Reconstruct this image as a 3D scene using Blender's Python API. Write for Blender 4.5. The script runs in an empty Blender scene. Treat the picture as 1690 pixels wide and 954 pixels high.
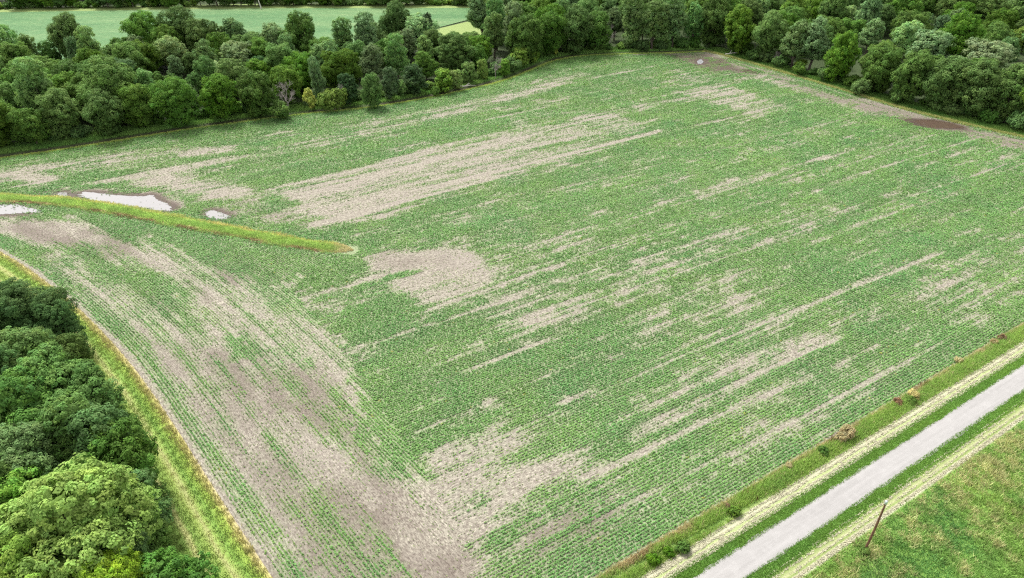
import bpy, math, random
import numpy as np
from mathutils import Vector, Matrix

SC = bpy.context.scene
COL = SC.collection
RS = np.random.RandomState(7)
random.seed(7)

# ------------------------------------------------------------------ survey
H, F, PITCH = 80.0, 1127.0, math.radians(33.2)
cP, sP = math.cos(PITCH), math.sin(PITCH)


def G(x, y, z=0.0):
    """ground point (at height z) seen at a spot of the photograph"""
    dx, dy = (x - 845) / F, (477 - y) / F
    d = (dx, cP + dy * sP, -sP + dy * cP)
    t = (H - z) / -d[2]
    return np.array([d[0] * t, d[1] * t])


def proj(x, y, z):
    zz = z - H
    depth = y * cP - zz * sP
    up = y * sP + zz * cP
    return 845 + F * x / depth, 477 - F * up / depth


def GP(pts):
    return np.array([G(*p) for p in pts])


def height_at(base, top_y):
    """height of an upright thing standing at base whose tip is at top_y"""
    lo, hi = 0.0, 60.0
    for _ in range(40):
        m = (lo + hi) / 2
        if proj(base[0], base[1], m)[1] > top_y:
            lo = m
        else:
            hi = m
    return lo


ROWA = math.radians(31.7)
U = np.array([math.cos(ROWA), math.sin(ROWA)])
N = np.array([math.sin(ROWA), -math.cos(ROWA)])
K = H / 66.0

# ------------------------------------------------------------------ numeric helpers
_tabs = {}


def vn(x, y, seed):
    if seed not in _tabs:
        _tabs[seed] = np.random.RandomState(seed).rand(256, 256)
    T = _tabs[seed]
    xi, yi = np.floor(x).astype(int), np.floor(y).astype(int)
    fx, fy = x - xi, y - yi
    fx, fy = fx * fx * (3 - 2 * fx), fy * fy * (3 - 2 * fy)
    a, b = T[xi & 255, yi & 255], T[(xi + 1) & 255, yi & 255]
    c, d = T[xi & 255, (yi + 1) & 255], T[(xi + 1) & 255, (yi + 1) & 255]
    return (a * (1 - fx) + b * fx) * (1 - fy) + (c * (1 - fx) + d * fx) * fy


def fbm(x, y, seed, octv=3):
    s, a, t = 0, 1.0, 0
    for i in range(octv):
        s = s + a * vn(x * 2 ** i + 17.3 * i, y * 2 ** i + 5.1 * i, seed + i)
        t += a
        a *= 0.55
    return s / t


def sstep(a, b, x):
    t = np.clip((x - a) / (b - a), 0, 1)
    return t * t * (3 - 2 * t)


def seg_dist(P, A, B):
    AB = B - A
    t = np.clip(((P - A) @ AB) / max(AB @ AB, 1e-9), 0, 1)
    return np.linalg.norm(P - (A + t[:, None] * AB), axis=1), t


def psd(P, poly):
    """signed distance, positive inside"""
    d = np.full(len(P), 1e9)
    ins = np.zeros(len(P), bool)
    n = len(poly)
    for i in range(n):
        A, B = poly[i], poly[(i + 1) % n]
        dd, _ = seg_dist(P, A, B)
        d = np.minimum(d, dd)
        c = ((A[1] > P[:, 1]) != (B[1] > P[:, 1]))
        with np.errstate(divide='ignore', invalid='ignore'):
            xi = (B[0] - A[0]) * (P[:, 1] - A[1]) / (B[1] - A[1] + 1e-12) + A[0]
        ins ^= c & (P[:, 0] < xi)
    return np.where(ins, d, -d)


def line_coord(P, line):
    """distance to a polyline and arc length along it"""
    d = np.full(len(P), 1e9)
    s = np.zeros(len(P))
    L = 0
    for A, B in zip(line[:-1], line[1:]):
        dd, t = seg_dist(P, A, B)
        l = np.linalg.norm(B - A)
        m = dd < d
        d = np.where(m, dd, d)
        s = np.where(m, L + t * l, s)
        L += l
    return d, s


def smooth_line(pts, step):
    """Catmull-Rom through pts, resampled at about step metres"""
    pts = np.asarray(pts, float)
    p = np.vstack([2 * pts[0] - pts[1], pts, 2 * pts[-1] - pts[-2]])
    out = []
    for i in range(1, len(p) - 2):
        n = max(2, int(np.linalg.norm(p[i + 1] - p[i]) / step))
        for k in range(n):
            t = k / n
            out.append(0.5 * ((2 * p[i]) + (-p[i - 1] + p[i + 1]) * t + (2 * p[i - 1] - 5 * p[i] + 4 * p[i + 1] - p[i + 2]) * t * t
                              + (-p[i - 1] + 3 * p[i] - 3 * p[i + 1] + p[i + 2]) * t ** 3))
    out.append(pts[-1])
    return np.array(out)


# ------------------------------------------------------------------ blender helpers
def make_mesh(name, V, Fc, mat=None, tint=None, vec=None, attrs=None, smooth=False, cvec=None):
    """Fc: (M,k) int array"""
    V = np.asarray(V, np.float32)
    Fc = np.asarray(Fc, np.int32)
    me = bpy.data.meshes.new(name)
    m, k = Fc.shape
    me.vertices.add(len(V))
    me.vertices.foreach_set('co', V.ravel())
    me.loops.add(m * k)
    me.loops.foreach_set('vertex_index', Fc.ravel())
    me.polygons.add(m)
    me.polygons.foreach_set('loop_start', np.arange(0, m * k, k, dtype=np.int32))
    me.polygons.foreach_set('loop_total', np.full(m, k, dtype=np.int32))
    if smooth:
        me.polygons.foreach_set('use_smooth', np.ones(m, bool))
    if tint is not None:
        a = me.attributes.new('tint', 'FLOAT_COLOR', 'POINT')
        c = np.ones((len(V), 4), np.float32)
        c[:, :3] = tint
        a.data.foreach_set('color', c.ravel())
    if vec is not None:
        a = me.attributes.new('rowuv', 'FLOAT_VECTOR', 'POINT')
        c = np.zeros((len(V), 3), np.float32)
        c[:, :2] = vec
        a.data.foreach_set('vector', c.ravel())
    if cvec is not None:
        a = me.attributes.new('rowuv', 'FLOAT_VECTOR', 'CORNER')
        c = np.zeros((len(cvec), 3), np.float32)
        c[:, :2] = cvec
        a.data.foreach_set('vector', c.ravel())
    for nm, arr in (attrs or {}).items():
        a = me.attributes.new(nm, 'FLOAT', 'POINT')
        a.data.foreach_set('value', np.asarray(arr, np.float32))
    me.update()
    me.validate()
    if mat:
        me.materials.append(mat)
    return me


def obj(name, data, parent=None, **props):
    o = bpy.data.objects.new(name, data)
    COL.objects.link(o)
    if parent:
        o.parent = parent
    for k, v in props.items():
        o[k] = v
    return o


def struct(name, me):
    return obj(name, me, kind='structure')


class NT:
    def __init__(self, name):
        self.m = bpy.data.materials.new(name)
        self.m.use_nodes = True
        self.t = self.m.node_tree
        self.t.nodes.clear()
        self.out = self.n('ShaderNodeOutputMaterial')

    def n(self, kind, **kw):
        x = self.t.nodes.new(kind)
        for k, v in kw.items():
            setattr(x, k, v)
        return x

    def l(self, a, b):
        self.t.links.new(a, b)

    def val(self, sock, v):
        if hasattr(v, 'node'):
            self.l(v, sock)
        else:
            sock.default_value = v

    def attr(self, name, out='Vector'):
        return self.n('ShaderNodeAttribute', attribute_name=name).outputs[out]

    def pos(self):
        return self.n('ShaderNodeNewGeometry').outputs['Position']

    def scale(self, v, s):
        x = self.n('ShaderNodeVectorMath', operation='MULTIPLY')
        self.l(v, x.inputs[0])
        x.inputs[1].default_value = s
        return x.outputs[0]

    def noise(self, v, scale, detail=4, rough=0.6, out='Fac'):
        x = self.n('ShaderNodeTexNoise')
        x.inputs['Scale'].default_value = scale
        x.inputs['Detail'].default_value = detail
        x.inputs['Roughness'].default_value = rough
        self.l(v, x.inputs['Vector'])
        return x.outputs[out]

    def ramp(self, f, stops):
        x = self.n('ShaderNodeValToRGB')
        e = x.color_ramp.elements
        while len(e) < len(stops):
            e.new(0.5)
        for el, (p, c) in zip(e, stops):
            el.position = p
            el.color = (*c, 1) if len(c) == 3 else c
        self.l(f, x.inputs[0])
        return x.outputs[0]

    def rng(self, f, a, b, c=0.0, d=1.0):
        x = self.n('ShaderNodeMapRange', interpolation_type='SMOOTHSTEP')
        self.val(x.inputs[0], f)
        for i, v in enumerate((a, b, c, d)):
            x.inputs[i + 1].default_value = v
        return x.outputs[0]

    def mix(self, f, a, b, mode='MIX'):
        x = self.n('ShaderNodeMix', data_type='RGBA', blend_type=mode)
        self.val(x.inputs[0], f)
        for s, v in ((x.inputs[6], a), (x.inputs[7], b)):
            if isinstance(v, tuple):
                v = (*v, 1) if len(v) == 3 else v
            self.val(s, v)
        return x.outputs[2]

    def math(self, op, a, b=0.0):
        x = self.n('ShaderNodeMath', operation=op)
        self.val(x.inputs[0], a)
        self.val(x.inputs[1], b)
        return x.outputs[0]

    def bump(self, h, strength, dist):
        x = self.n('ShaderNodeBump')
        x.inputs['Strength'].default_value = strength
        x.inputs['Distance'].default_value = dist
        self.l(h, x.inputs['Height'])
        return x.outputs[0]

    def pbr(self, color, rough=0.9, normal=None, spec=0.2, metal=0.0):
        b = self.n('ShaderNodeBsdfPrincipled')
        self.val(b.inputs['Base Color'], (*color, 1) if isinstance(color, tuple) else color)
        self.val(b.inputs['Roughness'], rough)
        self.val(b.inputs['Specular IOR Level'], spec)
        self.val(b.inputs['Metallic'], metal)
        if normal:
            self.l(normal, b.inputs['Normal'])
        self.l(b.outputs[0], self.out.inputs[0])
        return self.m


def leaf_mat(name, col, hue=0.008, value=0.2, trans=0.42):
    t = NT(name)
    rnd = t.n('ShaderNodeObjectInfo').outputs['Random']
    hs = t.n('ShaderNodeHueSaturation')
    t.l(t.rng(rnd, 0, 1, 0.5 - hue, 0.5 + hue), hs.inputs['Hue'])
    r2 = t.math('FRACT', t.math('MULTIPLY', rnd, 13.7))
    t.l(t.rng(r2, 0, 1, 1 - value, 1 + value), hs.inputs['Value'])
    r3 = t.math('FRACT', t.math('MULTIPLY', rnd, 37.1))
    t.l(t.rng(r3, 0, 1, 0.88, 1.08), hs.inputs['Saturation'])
    t.val(hs.inputs['Color'], t.mix(1.0, col, t.attr('tint', 'Color'), 'MULTIPLY'))
    c = hs.outputs[0]
    d = t.n('ShaderNodeBsdfPrincipled')
    t.l(c, d.inputs['Base Color'])
    d.inputs['Roughness'].default_value = 0.75
    d.inputs['Specular IOR Level'].default_value = 0.1
    tr = t.n('ShaderNodeBsdfTranslucent')
    t.l(c, tr.inputs[0])
    m = t.n('ShaderNodeMixShader')
    m.inputs[0].default_value = trans
    t.l(d.outputs[0], m.inputs[1])
    t.l(tr.outputs[0], m.inputs[2])
    t.l(m.outputs[0], t.out.inputs[0])
    return t.m


def tint_mat(name, trans=0.25, rough=0.7, gain=(1, 1, 1)):
    """colour from the mesh's own per-plant colour"""
    t = NT(name)
    c = t.mix(1.0, t.attr('tint', 'Color'), gain, 'MULTIPLY')
    d = t.n('ShaderNodeBsdfPrincipled')
    t.l(c, d.inputs['Base Color'])
    d.inputs['Roughness'].default_value = rough
    d.inputs['Specular IOR Level'].default_value = 0.2
    tr = t.n('ShaderNodeBsdfTranslucent')
    t.l(c, tr.inputs[0])
    m = t.n('ShaderNodeMixShader')
    m.inputs[0].default_value = trans
    t.l(d.outputs[0], m.inputs[1])
    t.l(tr.outputs[0], m.inputs[2])
    t.l(m.outputs[0], t.out.inputs[0])
    return t.m


# ------------------------------------------------------------------ materials
def ground_material():
    t = NT('ground_cover')
    p = t.pos()
    a = t.noise(p, 0.12, 5)
    b = t.noise(p, 1.7, 5, 0.7)
    g = t.ramp(b, [(0.3, (0.035, 0.07, 0.018)), (0.5, (0.07, 0.135, 0.032)), (0.72, (0.13, 0.2, 0.05))])
    g = t.mix(t.rng(a, 0.45, 0.7), g, (0.09, 0.15, 0.045))
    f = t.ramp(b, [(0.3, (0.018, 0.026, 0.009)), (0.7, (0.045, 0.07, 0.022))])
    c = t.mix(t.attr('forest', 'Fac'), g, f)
    mud = t.ramp(b, [(0.3, (0.03, 0.022, 0.017)), (0.7, (0.06, 0.045, 0.034))])
    c = t.mix(t.attr('mud', 'Fac'), c, mud)
    return t.pbr(c, 0.95, t.bump(b, 0.6, 0.25))


def soil_material():
    t = NT('field_soil')
    r = t.attr('rowuv')
    p = t.pos()
    big = t.noise(p, 0.05, 4)
    st = t.noise(t.scale(r, (0.22, 1.6, 1)), 1.0, 5, 0.65)
    fine = t.noise(t.scale(r, (1.6, 4.2, 1)), 1.0, 4, 0.7)
    c = t.ramp(st, [(0.25, (0.148, 0.133, 0.105)), (0.5, (0.216, 0.197, 0.157)), (0.75, (0.28, 0.258, 0.208))])
    c = t.mix(t.rng(fine, 0.5, 0.64), c, (0.33, 0.3, 0.24))
    c = t.mix(t.rng(fine, 0.48, 0.36), c, (0.085, 0.07, 0.056))
    clod = t.noise(p, 1.5, 3, 0.6)
    c = t.mix(t.rng(clod, 0.52, 0.4, 0, 0.6), c, (0.12, 0.098, 0.082))
    c = t.mix(t.rng(big, 0.45, 0.7, 0, 0.4), c, (0.2, 0.17, 0.15))
    damp = t.attr('damp', 'Fac')
    dc = t.ramp(fine, [(0.3, (0.06, 0.045, 0.036)), (0.7, (0.15, 0.122, 0.102))])
    dc = t.mix(t.rng(damp, 0.6, 1.0), dc, (0.042, 0.027, 0.019))
    c = t.mix(t.rng(damp, 0.05, 0.75), c, dc)
    weed = t.mix(t.rng(fine, 0.35, 0.65), (0.11, 0.175, 0.06), (0.22, 0.265, 0.14))
    c = t.mix(t.attr('weedy', 'Fac'), c, weed)
    rough = t.rng(damp, 0.7, 1.0, 0.95, 0.55)
    h = t.math('ADD', fine, t.math('MULTIPLY', st, 1.5))
    return t.pbr(c, rough, t.bump(h, 0.8, 0.12))


def road_material():
    t = NT('pale_gravel')
    r = t.attr('rowuv')
    p = t.pos()
    st = t.noise(t.scale(r, (0.05, 1.1, 1)), 1.0, 4)
    fine = t.noise(p, 14, 4, 0.8)
    mid = t.noise(p, 0.7, 4)
    c = t.ramp(st, [(0.3, (0.215, 0.207, 0.199)), (0.7, (0.278, 0.268, 0.259))])
    c = t.mix(t.rng(fine, 0.35, 0.7, 0, 0.28), c, (0.19, 0.175, 0.165))
    c = t.mix(t.rng(mid, 0.45, 0.75, 0, 0.35), c, (0.31, 0.299, 0.289))
    return t.pbr(c, 0.95, t.bump(fine, 0.4, 0.03))


def verge_material(name, stops, lo, hi, wob=0.7, straw=0.5):
    """bands of growth across a strip; rowuv.y runs across it in metres"""
    t = NT(name)
    r = t.attr('rowuv')
    p = t.pos()
    sx = t.n('ShaderNodeSeparateXYZ')
    t.l(r, sx.inputs[0])
    w1 = t.noise(t.scale(r, (0.12, 0.5, 1)), 1.0, 4)
    w2 = t.noise(p, 2.2, 4, 0.7)
    v = t.math('ADD', sx.outputs[1], t.math('MULTIPLY', t.math('SUBTRACT', w1, 0.5), wob * 2))
    v = t.math('ADD', v, t.math('MULTIPLY', t.math('SUBTRACT', w2, 0.5), wob * 1.2))
    f = t.n('ShaderNodeMapRange')
    t.l(v, f.inputs[0])
    f.inputs[1].default_value, f.inputs[2].default_value = lo, hi
    c = t.ramp(f.outputs[0], [((s - lo) / (hi - lo), k) for s, k in stops])
    fine = t.noise(p, 5.0, 5, 0.75)
    c = t.mix(t.rng(fine, 0.5, 0.75, 0, straw), c, (0.26, 0.25, 0.14))
    c = t.mix(t.rng(fine, 0.5, 0.25, 0, 0.6), c, t.mix(0.5, c, (0.05, 0.095, 0.022)))
    return t.pbr(c, 0.95, t.bump(fine, 0.6, 0.15))


def far_field_material():
    t = NT('far_crop')
    p = t.pos()
    a = t.noise(t.scale(p, (0.012, 0.06, 1)), 1.0, 5)
    rows = t.noise(t.scale(p, (0.1, 1.6, 1)), 1.0, 3, 0.7)
    c = t.ramp(a, [(0.35, (0.048, 0.118, 0.04)), (0.5, (0.068, 0.145, 0.052)), (0.68, (0.12, 0.185, 0.075))])
    blot = t.noise(t.scale(p, (0.25, 0.7, 1)), 1.0, 5, 0.75)
    c = t.mix(t.rng(blot, 0.48, 0.7, 0, 0.6), c, (0.17, 0.23, 0.1))
    c = t.mix(t.rng(rows, 0.48, 0.7, 0, 0.5), c, (0.045, 0.13, 0.045))
    return t.pbr(c, 0.9, t.bump(rows, 0.7, 0.4))


def water_material(name, base, refl, rough=0.06):
    t = NT(name)
    n = t.noise(t.pos(), 1.2, 3)
    return t.pbr(base, rough, t.bump(n, 0.03, 0.02), 0.3, refl)


def bark_material(name, a, b):
    t = NT(name)
    n = t.noise(t.scale(t.pos(), (1, 1, 0.25)), 6, 4, 0.7)
    return t.pbr(t.ramp(n, [(0.3, a), (0.7, b)]), 0.95, t.bump(n, 0.8, 0.05))


M = dict(
    ground=ground_material(), soil=soil_material(), road=road_material(), far=far_field_material(),
    water=water_material('puddle_water', (0.17, 0.16, 0.155), 0.045), glint=water_material('shallow_water', (0.3, 0.3, 0.31), 0.5, 0.4), muddy=water_material('muddy_water', (0.075, 0.052, 0.038), 0.0),  # glint: lightened, part-metal base colour stands in for sky glare on one puddle
    bark=bark_material('bark', (0.06, 0.05, 0.04), (0.16, 0.13, 0.105)),
    deadwood=bark_material('dead_wood', (0.2, 0.17, 0.16), (0.36, 0.32, 0.3)),
    bleached=bark_material('bleached_wood', (0.45, 0.42, 0.38), (0.65, 0.6, 0.55)),
    pole=bark_material('pole_wood', (0.1, 0.052, 0.032), (0.2, 0.108, 0.068)),
    cap=NT('pole_cap').pbr((0.62, 0.66, 0.7), 0.4, None, 0.5, 0.6),
    crop=tint_mat('bean_leaves', 0.25), grass=tint_mat('grass_blades', 0.3),
    walnut=leaf_mat('walnut_leaves', (0.112, 0.215, 0.038), 0.008, 0.2),
    cotton=leaf_mat('cottonwood_leaves', (0.165, 0.28, 0.095), 0.015, 0.2),
    pale=leaf_mat('pale_leaves', (0.25, 0.38, 0.15), 0.015, 0.2),
    dark=leaf_mat('dark_leaves', (0.085, 0.155, 0.058), 0.015, 0.2),
    yellow=leaf_mat('yellow_leaves', (0.46, 0.56, 0.1), 0.01, 0.1),
    lime=leaf_mat('lime_leaves', (0.2, 0.33, 0.07), 0.015, 0.15),
    bright=leaf_mat('bright_ash_leaves', (0.25, 0.4, 0.055), 0.005, 0.08),
    mid=leaf_mat('elm_leaves', (0.11, 0.21, 0.05), 0.01, 0.15),
    blue=leaf_mat('maple_leaves', (0.125, 0.235, 0.06), 0.01, 0.15),
    deep=leaf_mat('locust_leaves', (0.07, 0.15, 0.032), 0.01, 0.12),
    olive=leaf_mat('mulberry_leaves', (0.1, 0.19, 0.026), 0.01, 0.12),
    straw=leaf_mat('dry_stalks', (0.5, 0.43, 0.2), 0.01, 0.15),
    rust=leaf_mat('rusty_stalks', (0.3, 0.2, 0.115), 0.01, 0.15),
)

# ------------------------------------------------------------------ lines of the place (photo spots turned into ground)
TOP = smooth_line(GP([(-260, 300), (-120, 281), (0, 262), (100, 248), (200, 232), (300, 216), (400, 202), (500, 189), (600, 179), (680, 167),
                      (760, 151), (830, 134), (880, 115), (915, 101), (960, 93), (1040, 89), (1100, 88), (1165, 85)]), 2.0)
RIGHT = smooth_line(GP([(1165, 85), (1200, 93), (1300, 122), (1400, 152), (1500, 182), (1600, 207), (1690, 227), (1850, 262)]), 2.0)
LEFT = smooth_line(GP([(-260, 330), (-120, 362), (0, 415), (100, 483), (200, 581), (280, 690), (350, 800), (450, 954), (560, 1120)]), 2.0)
VF = -32.98 * K                                   # field edge along the road, metres across
def RU(u, v):
    return u * U + v * N
EDGE_R = np.array([RU(u, VF) for u in np.arange(250, 10, -3.0)])
TOPc, RIGHTc, LEFTc = [np.vstack([l[:-1:4], l[-1:]]) for l in (TOP, RIGHT, LEFT)]
FIELD = np.vstack([TOPc, RIGHTc[1:], [[EDGE_R[0][0], EDGE_R[0][1]]], EDGE_R[1::8], LEFTc[::-1]])

BERM = smooth_line(GP([(-200, 318), (-100, 321), (0, 327), (100, 333), (200, 348), (300, 367), (400, 385), (500, 403), (578, 413)]), 1.0)
BERMc = np.vstack([BERM[:-1:6], BERM[-1:]])
HEAD = np.vstack([LEFTc, GP([(800, 1000), (745, 860), (700, 780), (540, 545), (480, 480), (540, 425), (560, 416)]), BERMc[::-1]])


def soil_grid_of(poly, step):
    lo, hi = poly.min(0) - step, poly.max(0) + step
    xs, ys = np.arange(lo[0], hi[0], step), np.arange(lo[1], hi[1], step)
    X, Y = np.meshgrid(xs, ys)
    P = np.stack([X.ravel(), Y.ravel()], 1)
    sd = psd(P, poly)
    ny, nx = X.shape
    idx = np.arange(nx * ny).reshape(ny, nx)
    q = np.stack([idx[:-1, :-1], idx[:-1, 1:], idx[1:, 1:], idx[1:, :-1]], -1).reshape(-1, 4)
    keep = (sd[q] > 0).any(1)
    q = q[keep]
    used = np.unique(q)
    out = used[sd[used] < 0]
    # pull the outside corners back on to the outline
    best = np.full(len(out), 1e9)
    proj_p = P[out].copy()
    for i in range(len(poly)):
        A, B = poly[i], poly[(i + 1) % len(poly)]
        d, t = seg_dist(P[out], A, B)
        m = d < best
        best[m] = d[m]
        proj_p[m] = (A + t[:, None] * (B - A))[m]
    P[out] = proj_p
    re = np.full(nx * ny, -1)
    re[used] = np.arange(len(used))
    return P[used], re[q]


# ------------------------------------------------------------------ how the crop stands
# outline in photo spots, cover inside, edge softness (m), ragged edge (m)
PATCH = [
    ([(70, 450), (250, 520), (420, 530), (540, 548), (700, 780), (760, 880), (800, 1010), (480, 1010), (350, 795), (275, 675), (190, 560)], 0.26, 4, 9),
    ([(425, 314), (560, 284), (700, 246), (860, 211), (1000, 184), (1105, 218), (1000, 242), (860, 282), (720, 321), (600, 356), (512, 377), (468, 358), (500, 335)], 0.16, 1.0, 3),
    ([(860, 211), (1000, 184), (1105, 218), (1000, 242), (900, 268)], 0.24, 2, 4),
    ([(470, 352), (600, 345), (700, 322), (600, 357), (512, 377)], 0.03, 2, 3),
    ([(560, 212), (700, 182), (800, 161), (880, 141), (958, 118), (975, 122), (900, 150), (800, 180), (700, 205), (600, 222)], 0.32, 2, 6),
    ([(800, 166), (880, 144), (958, 119), (972, 123), (900, 149), (830, 168)], 0.2, 2, 4),
    ([(-200, 300), (0, 283), (60, 272), (120, 263), (240, 246), (390, 239), (386, 250), (300, 262), (240, 275), (110, 290), (60, 308), (-200, 322)], 0.22, 2, 6),
    ([(10, 290), (60, 286), (95, 295), (60, 305)], 0.05, 1, 3),
    ([(290, 250), (385, 241), (383, 250), (300, 258)], 0.12, 1, 3),
    ([(130, 302), (230, 285), (350, 262), (420, 255), (380, 268), (260, 292), (140, 308)], 0.14, 1, 3),
    ([(190, 304), (270, 286), (400, 308), (440, 318), (440, 345), (350, 330), (260, 312)], 0.12, 3, 7),
    ([(370, 335), (460, 338), (540, 360), (510, 385), (440, 372), (380, 352)], 0.3, 3, 5),
    ([(0, 300), (110, 310), (280, 318), (300, 345), (150, 340), (0, 325)], 0.36, 3, 6),
    ([(588, 424), (650, 414), (760, 412), (798, 428), (806, 455), (790, 480), (745, 497), (705, 500), (660, 480), (640, 470), (585, 460), (640, 448), (600, 442)], 0.12, 2, 5),
    ([(600, 425), (700, 416), (770, 420), (760, 440), (660, 445), (610, 440)], 0.02, 2, 3),
    ([(640, 452), (700, 448), (700, 456), (630, 462)], 0.75, 1, 2),
    ([(545, 430), (600, 440), (580, 465), (520, 460)], 0.55, 2, 4),
    ([(720, 335), (800, 380), (812, 412), (790, 410), (770, 385), (700, 345)], 0.5, 2, 3),
    ([(650, 380), (700, 350), (760, 380), (700, 400)], 0.6, 2, 4),
    ([(-200, 352), (0, 362), (110, 366), (200, 388), (300, 414), (400, 452), (450, 485), (430, 520), (330, 478), (220, 440), (100, 405), (0, 390), (-200, 365)], 0.24, 3, 8),
    ([(0, 366), (110, 370), (170, 392), (100, 400), (0, 384)], 0.04, 3, 5),
    ([(330, 470), (440, 500), (530, 545), (700, 780), (700, 960), (450, 960), (330, 780), (240, 640), (200, 560), (330, 560)], 0.15, 4, 8),
    ([(250, 570), (320, 555), (420, 640), (350, 660), (290, 640)], 0.26, 3, 6),
    ([(400, 520), (520, 545), (600, 590), (640, 640), (620, 660), (540, 620), (440, 560)], 0.22, 2, 6),
    ([(350, 500), (470, 570), (560, 690), (690, 830), (650, 840), (520, 720), (400, 590)], 0.25, 2, 6),
    ([(680, 792), (735, 780), (900, 770), (955, 762), (970, 775), (850, 845), (815, 890), (830, 960), (690, 1010), (600, 1000), (640, 880), (600, 800), (650, 790)], 0.06, 3, 7),
    ([(440, 860), (560, 850), (640, 900), (640, 1010), (480, 1010)], 0.3, 3, 7),
    ([(830, 850), (900, 820), (1010, 790), (1070, 820), (1060, 872), (960, 935), (840, 985), (810, 920)], 0.34, 3, 8),
    ([(745, 762), (900, 712), (915, 735), (750, 785)], 0.25, 1.5, 4),
    ([(700, 730), (745, 715), (750, 790), (690, 800)], 0.2, 2, 4),
    ([(740, 520), (850, 490), (860, 505), (750, 530)], 0.3, 1, 3),
    ([(535, 545), (560, 548), (650, 630), (640, 640), (600, 600)], 0.2, 1, 3),
    ([(1125, 153), (1195, 138), (1295, 172), (1230, 189)], 0.3, 1, 3),
    ([(860, 690), (1000, 640), (1200, 570), (1210, 540), (1000, 590), (850, 640)], 0.72, 3, 8),
    ([(1080, 580), (1200, 535), (1215, 550), (1100, 595)], 0.5, 2, 6),
    ([(1230, 640), (1380, 580), (1400, 600), (1260, 665)], 0.56, 2, 6),
    ([(1450, 550), (1570, 505), (1580, 520), (1480, 560)], 0.5, 2, 5),
    ([(1020, 420), (1130, 375), (1330, 310), (1380, 285), (1340, 320), (1130, 395)], 0.7, 2, 6),
    ([(1150, 450), (1300, 395), (1320, 410), (1170, 465)], 0.7, 2, 6),
    ([(1090, 88), (1165, 84), (1215, 97), (1300, 124), (1400, 154), (1500, 184), (1600, 208), (1690, 230), (1850, 268), (1850, 300), (1640, 235), (1500, 202), (1400, 178), (1300, 145), (1230, 124), (1150, 110)], 0.17, 3, 8),
    ([(1190, 92), (1300, 124), (1420, 160), (1400, 164), (1290, 133), (1195, 100)], 0.42, 1, 3),
    ([(600, 610), (690, 640), (715, 720), (690, 760), (640, 750), (590, 680)], 1.1, 3, 8),
    ([(150, 352), (300, 392), (420, 420), (575, 428), (545, 470), (430, 462), (300, 412), (160, 375)], 1.0, 3, 6),
    ([(720, 640), (860, 600), (880, 640), (740, 700)], 1.0, 3, 8),
    ([(370, 560), (400, 555), (425, 590), (385, 595)], 0.9, 1, 3),
    ([(560, 500), (680, 510), (720, 530), (600, 560), (560, 540)], 0.95, 3, 6),
    ([(0, 405), (120, 432), (260, 500), (335, 565), (240, 575), (150, 490), (60, 440)], 0.24, 3, 9),
    ([(60, 308), (300, 318), (312, 348), (140, 345), (60, 330)], 0.3, 2, 5),
]
PATCH_G = [(GP(p), c, s, r) for p, c, s, r in PATCH]
DAMP = [
    ([(1095, 90), (1165, 86), (1235, 108), (1262, 122), (1220, 126), (1150, 112), (1100, 98)], 0.82, 7),
    ([(1215, 112), (1262, 116), (1256, 124), (1225, 120)], 1.0, 1.5),
    ([(1262, 112), (1400, 155), (1600, 207), (1850, 266), (1850, 300), (1640, 238), (1500, 206), (1360, 168), (1270, 134)], 0.45, 5),
    ([(1455, 192), (1520, 194), (1600, 207), (1605, 217), (1540, 214), (1480, 206)], 0.92, 3),
    ([(60, 310), (110, 312), (135, 320), (100, 328), (50, 322)], 0.95, 2),
    ([(-100, 332), (20, 334), (80, 346), (60, 356), (-100, 356)], 0.75, 3),
    ([(380, 335), (470, 338), (520, 362), (505, 382), (430, 365)], 0.4, 5),
    ([(600, 420), (720, 416), (780, 432), (760, 452), (640, 447)], 0.38, 6),
    ([(640, 880), (760, 850), (830, 880), (830, 1000), (640, 1010)], 0.36, 6),
    ([(830, 850), (1010, 795), (1070, 820), (1050, 880), (850, 985)], 0.6, 6),
    ([(440, 800), (560, 790), (640, 900), (600, 1010), (470, 1010)], 0.46, 8),
    ([(250, 560), (330, 550), (460, 680), (560, 790), (480, 850), (380, 740), (290, 640)], 0.36, 8),
    ([(690, 930), (760, 900), (800, 960), (740, 1010)], 0.6, 4),
    ([(120, 318), (260, 318), (300, 345), (270, 352), (140, 335)], 0.6, 2),
]
DAMP_G = [(GP(p), c, s) for p, c, s in DAMP]
# bare wheel lines along the drill rows: photo spots, half width
TRACK = [((590, 573), (860, 489), 0.55), ((605, 680), (905, 560), 0.5), ((690, 712), (1010, 575), 0.35), ((1130, 156), (1180, 149), 0.8),
         ((1185, 168), (1260, 152), 0.6), ((1225, 188), (1270, 178), 0.6), ((760, 752), (1130, 585), 0.4), ((830, 800), (1390, 556), 0.45),
         ((1000, 445), (1200, 385), 0.5), ((1020, 412), (1140, 372), 0.6), ((920, 668), (1560, 415), 0.4), ((700, 515), (1010, 405), 0.3),
         ((1330, 268), (1365, 258), 0.9), ((900, 640), (1330, 470), 0.3), ((1180, 360), (1690, 205), 0.35), ((960, 790), (1450, 570), 0.5),
         ((515, 370), (870, 282), 0.9), ((590, 300), (1000, 190), 0.6), ((640, 325), (1090, 218), 0.7), ((480, 330), (760, 250), 0.8),
         ((1300, 700), (1640, 520), 0.3), ((980, 860), (1500, 600), 0.35), ((880, 530), (1690, 262), 0.3), ((850, 330), (1400, 195), 0.3)]
TRACK_G = [(G(*a), G(*b), w * 1.1) for a, b, w in TRACK]
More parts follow.
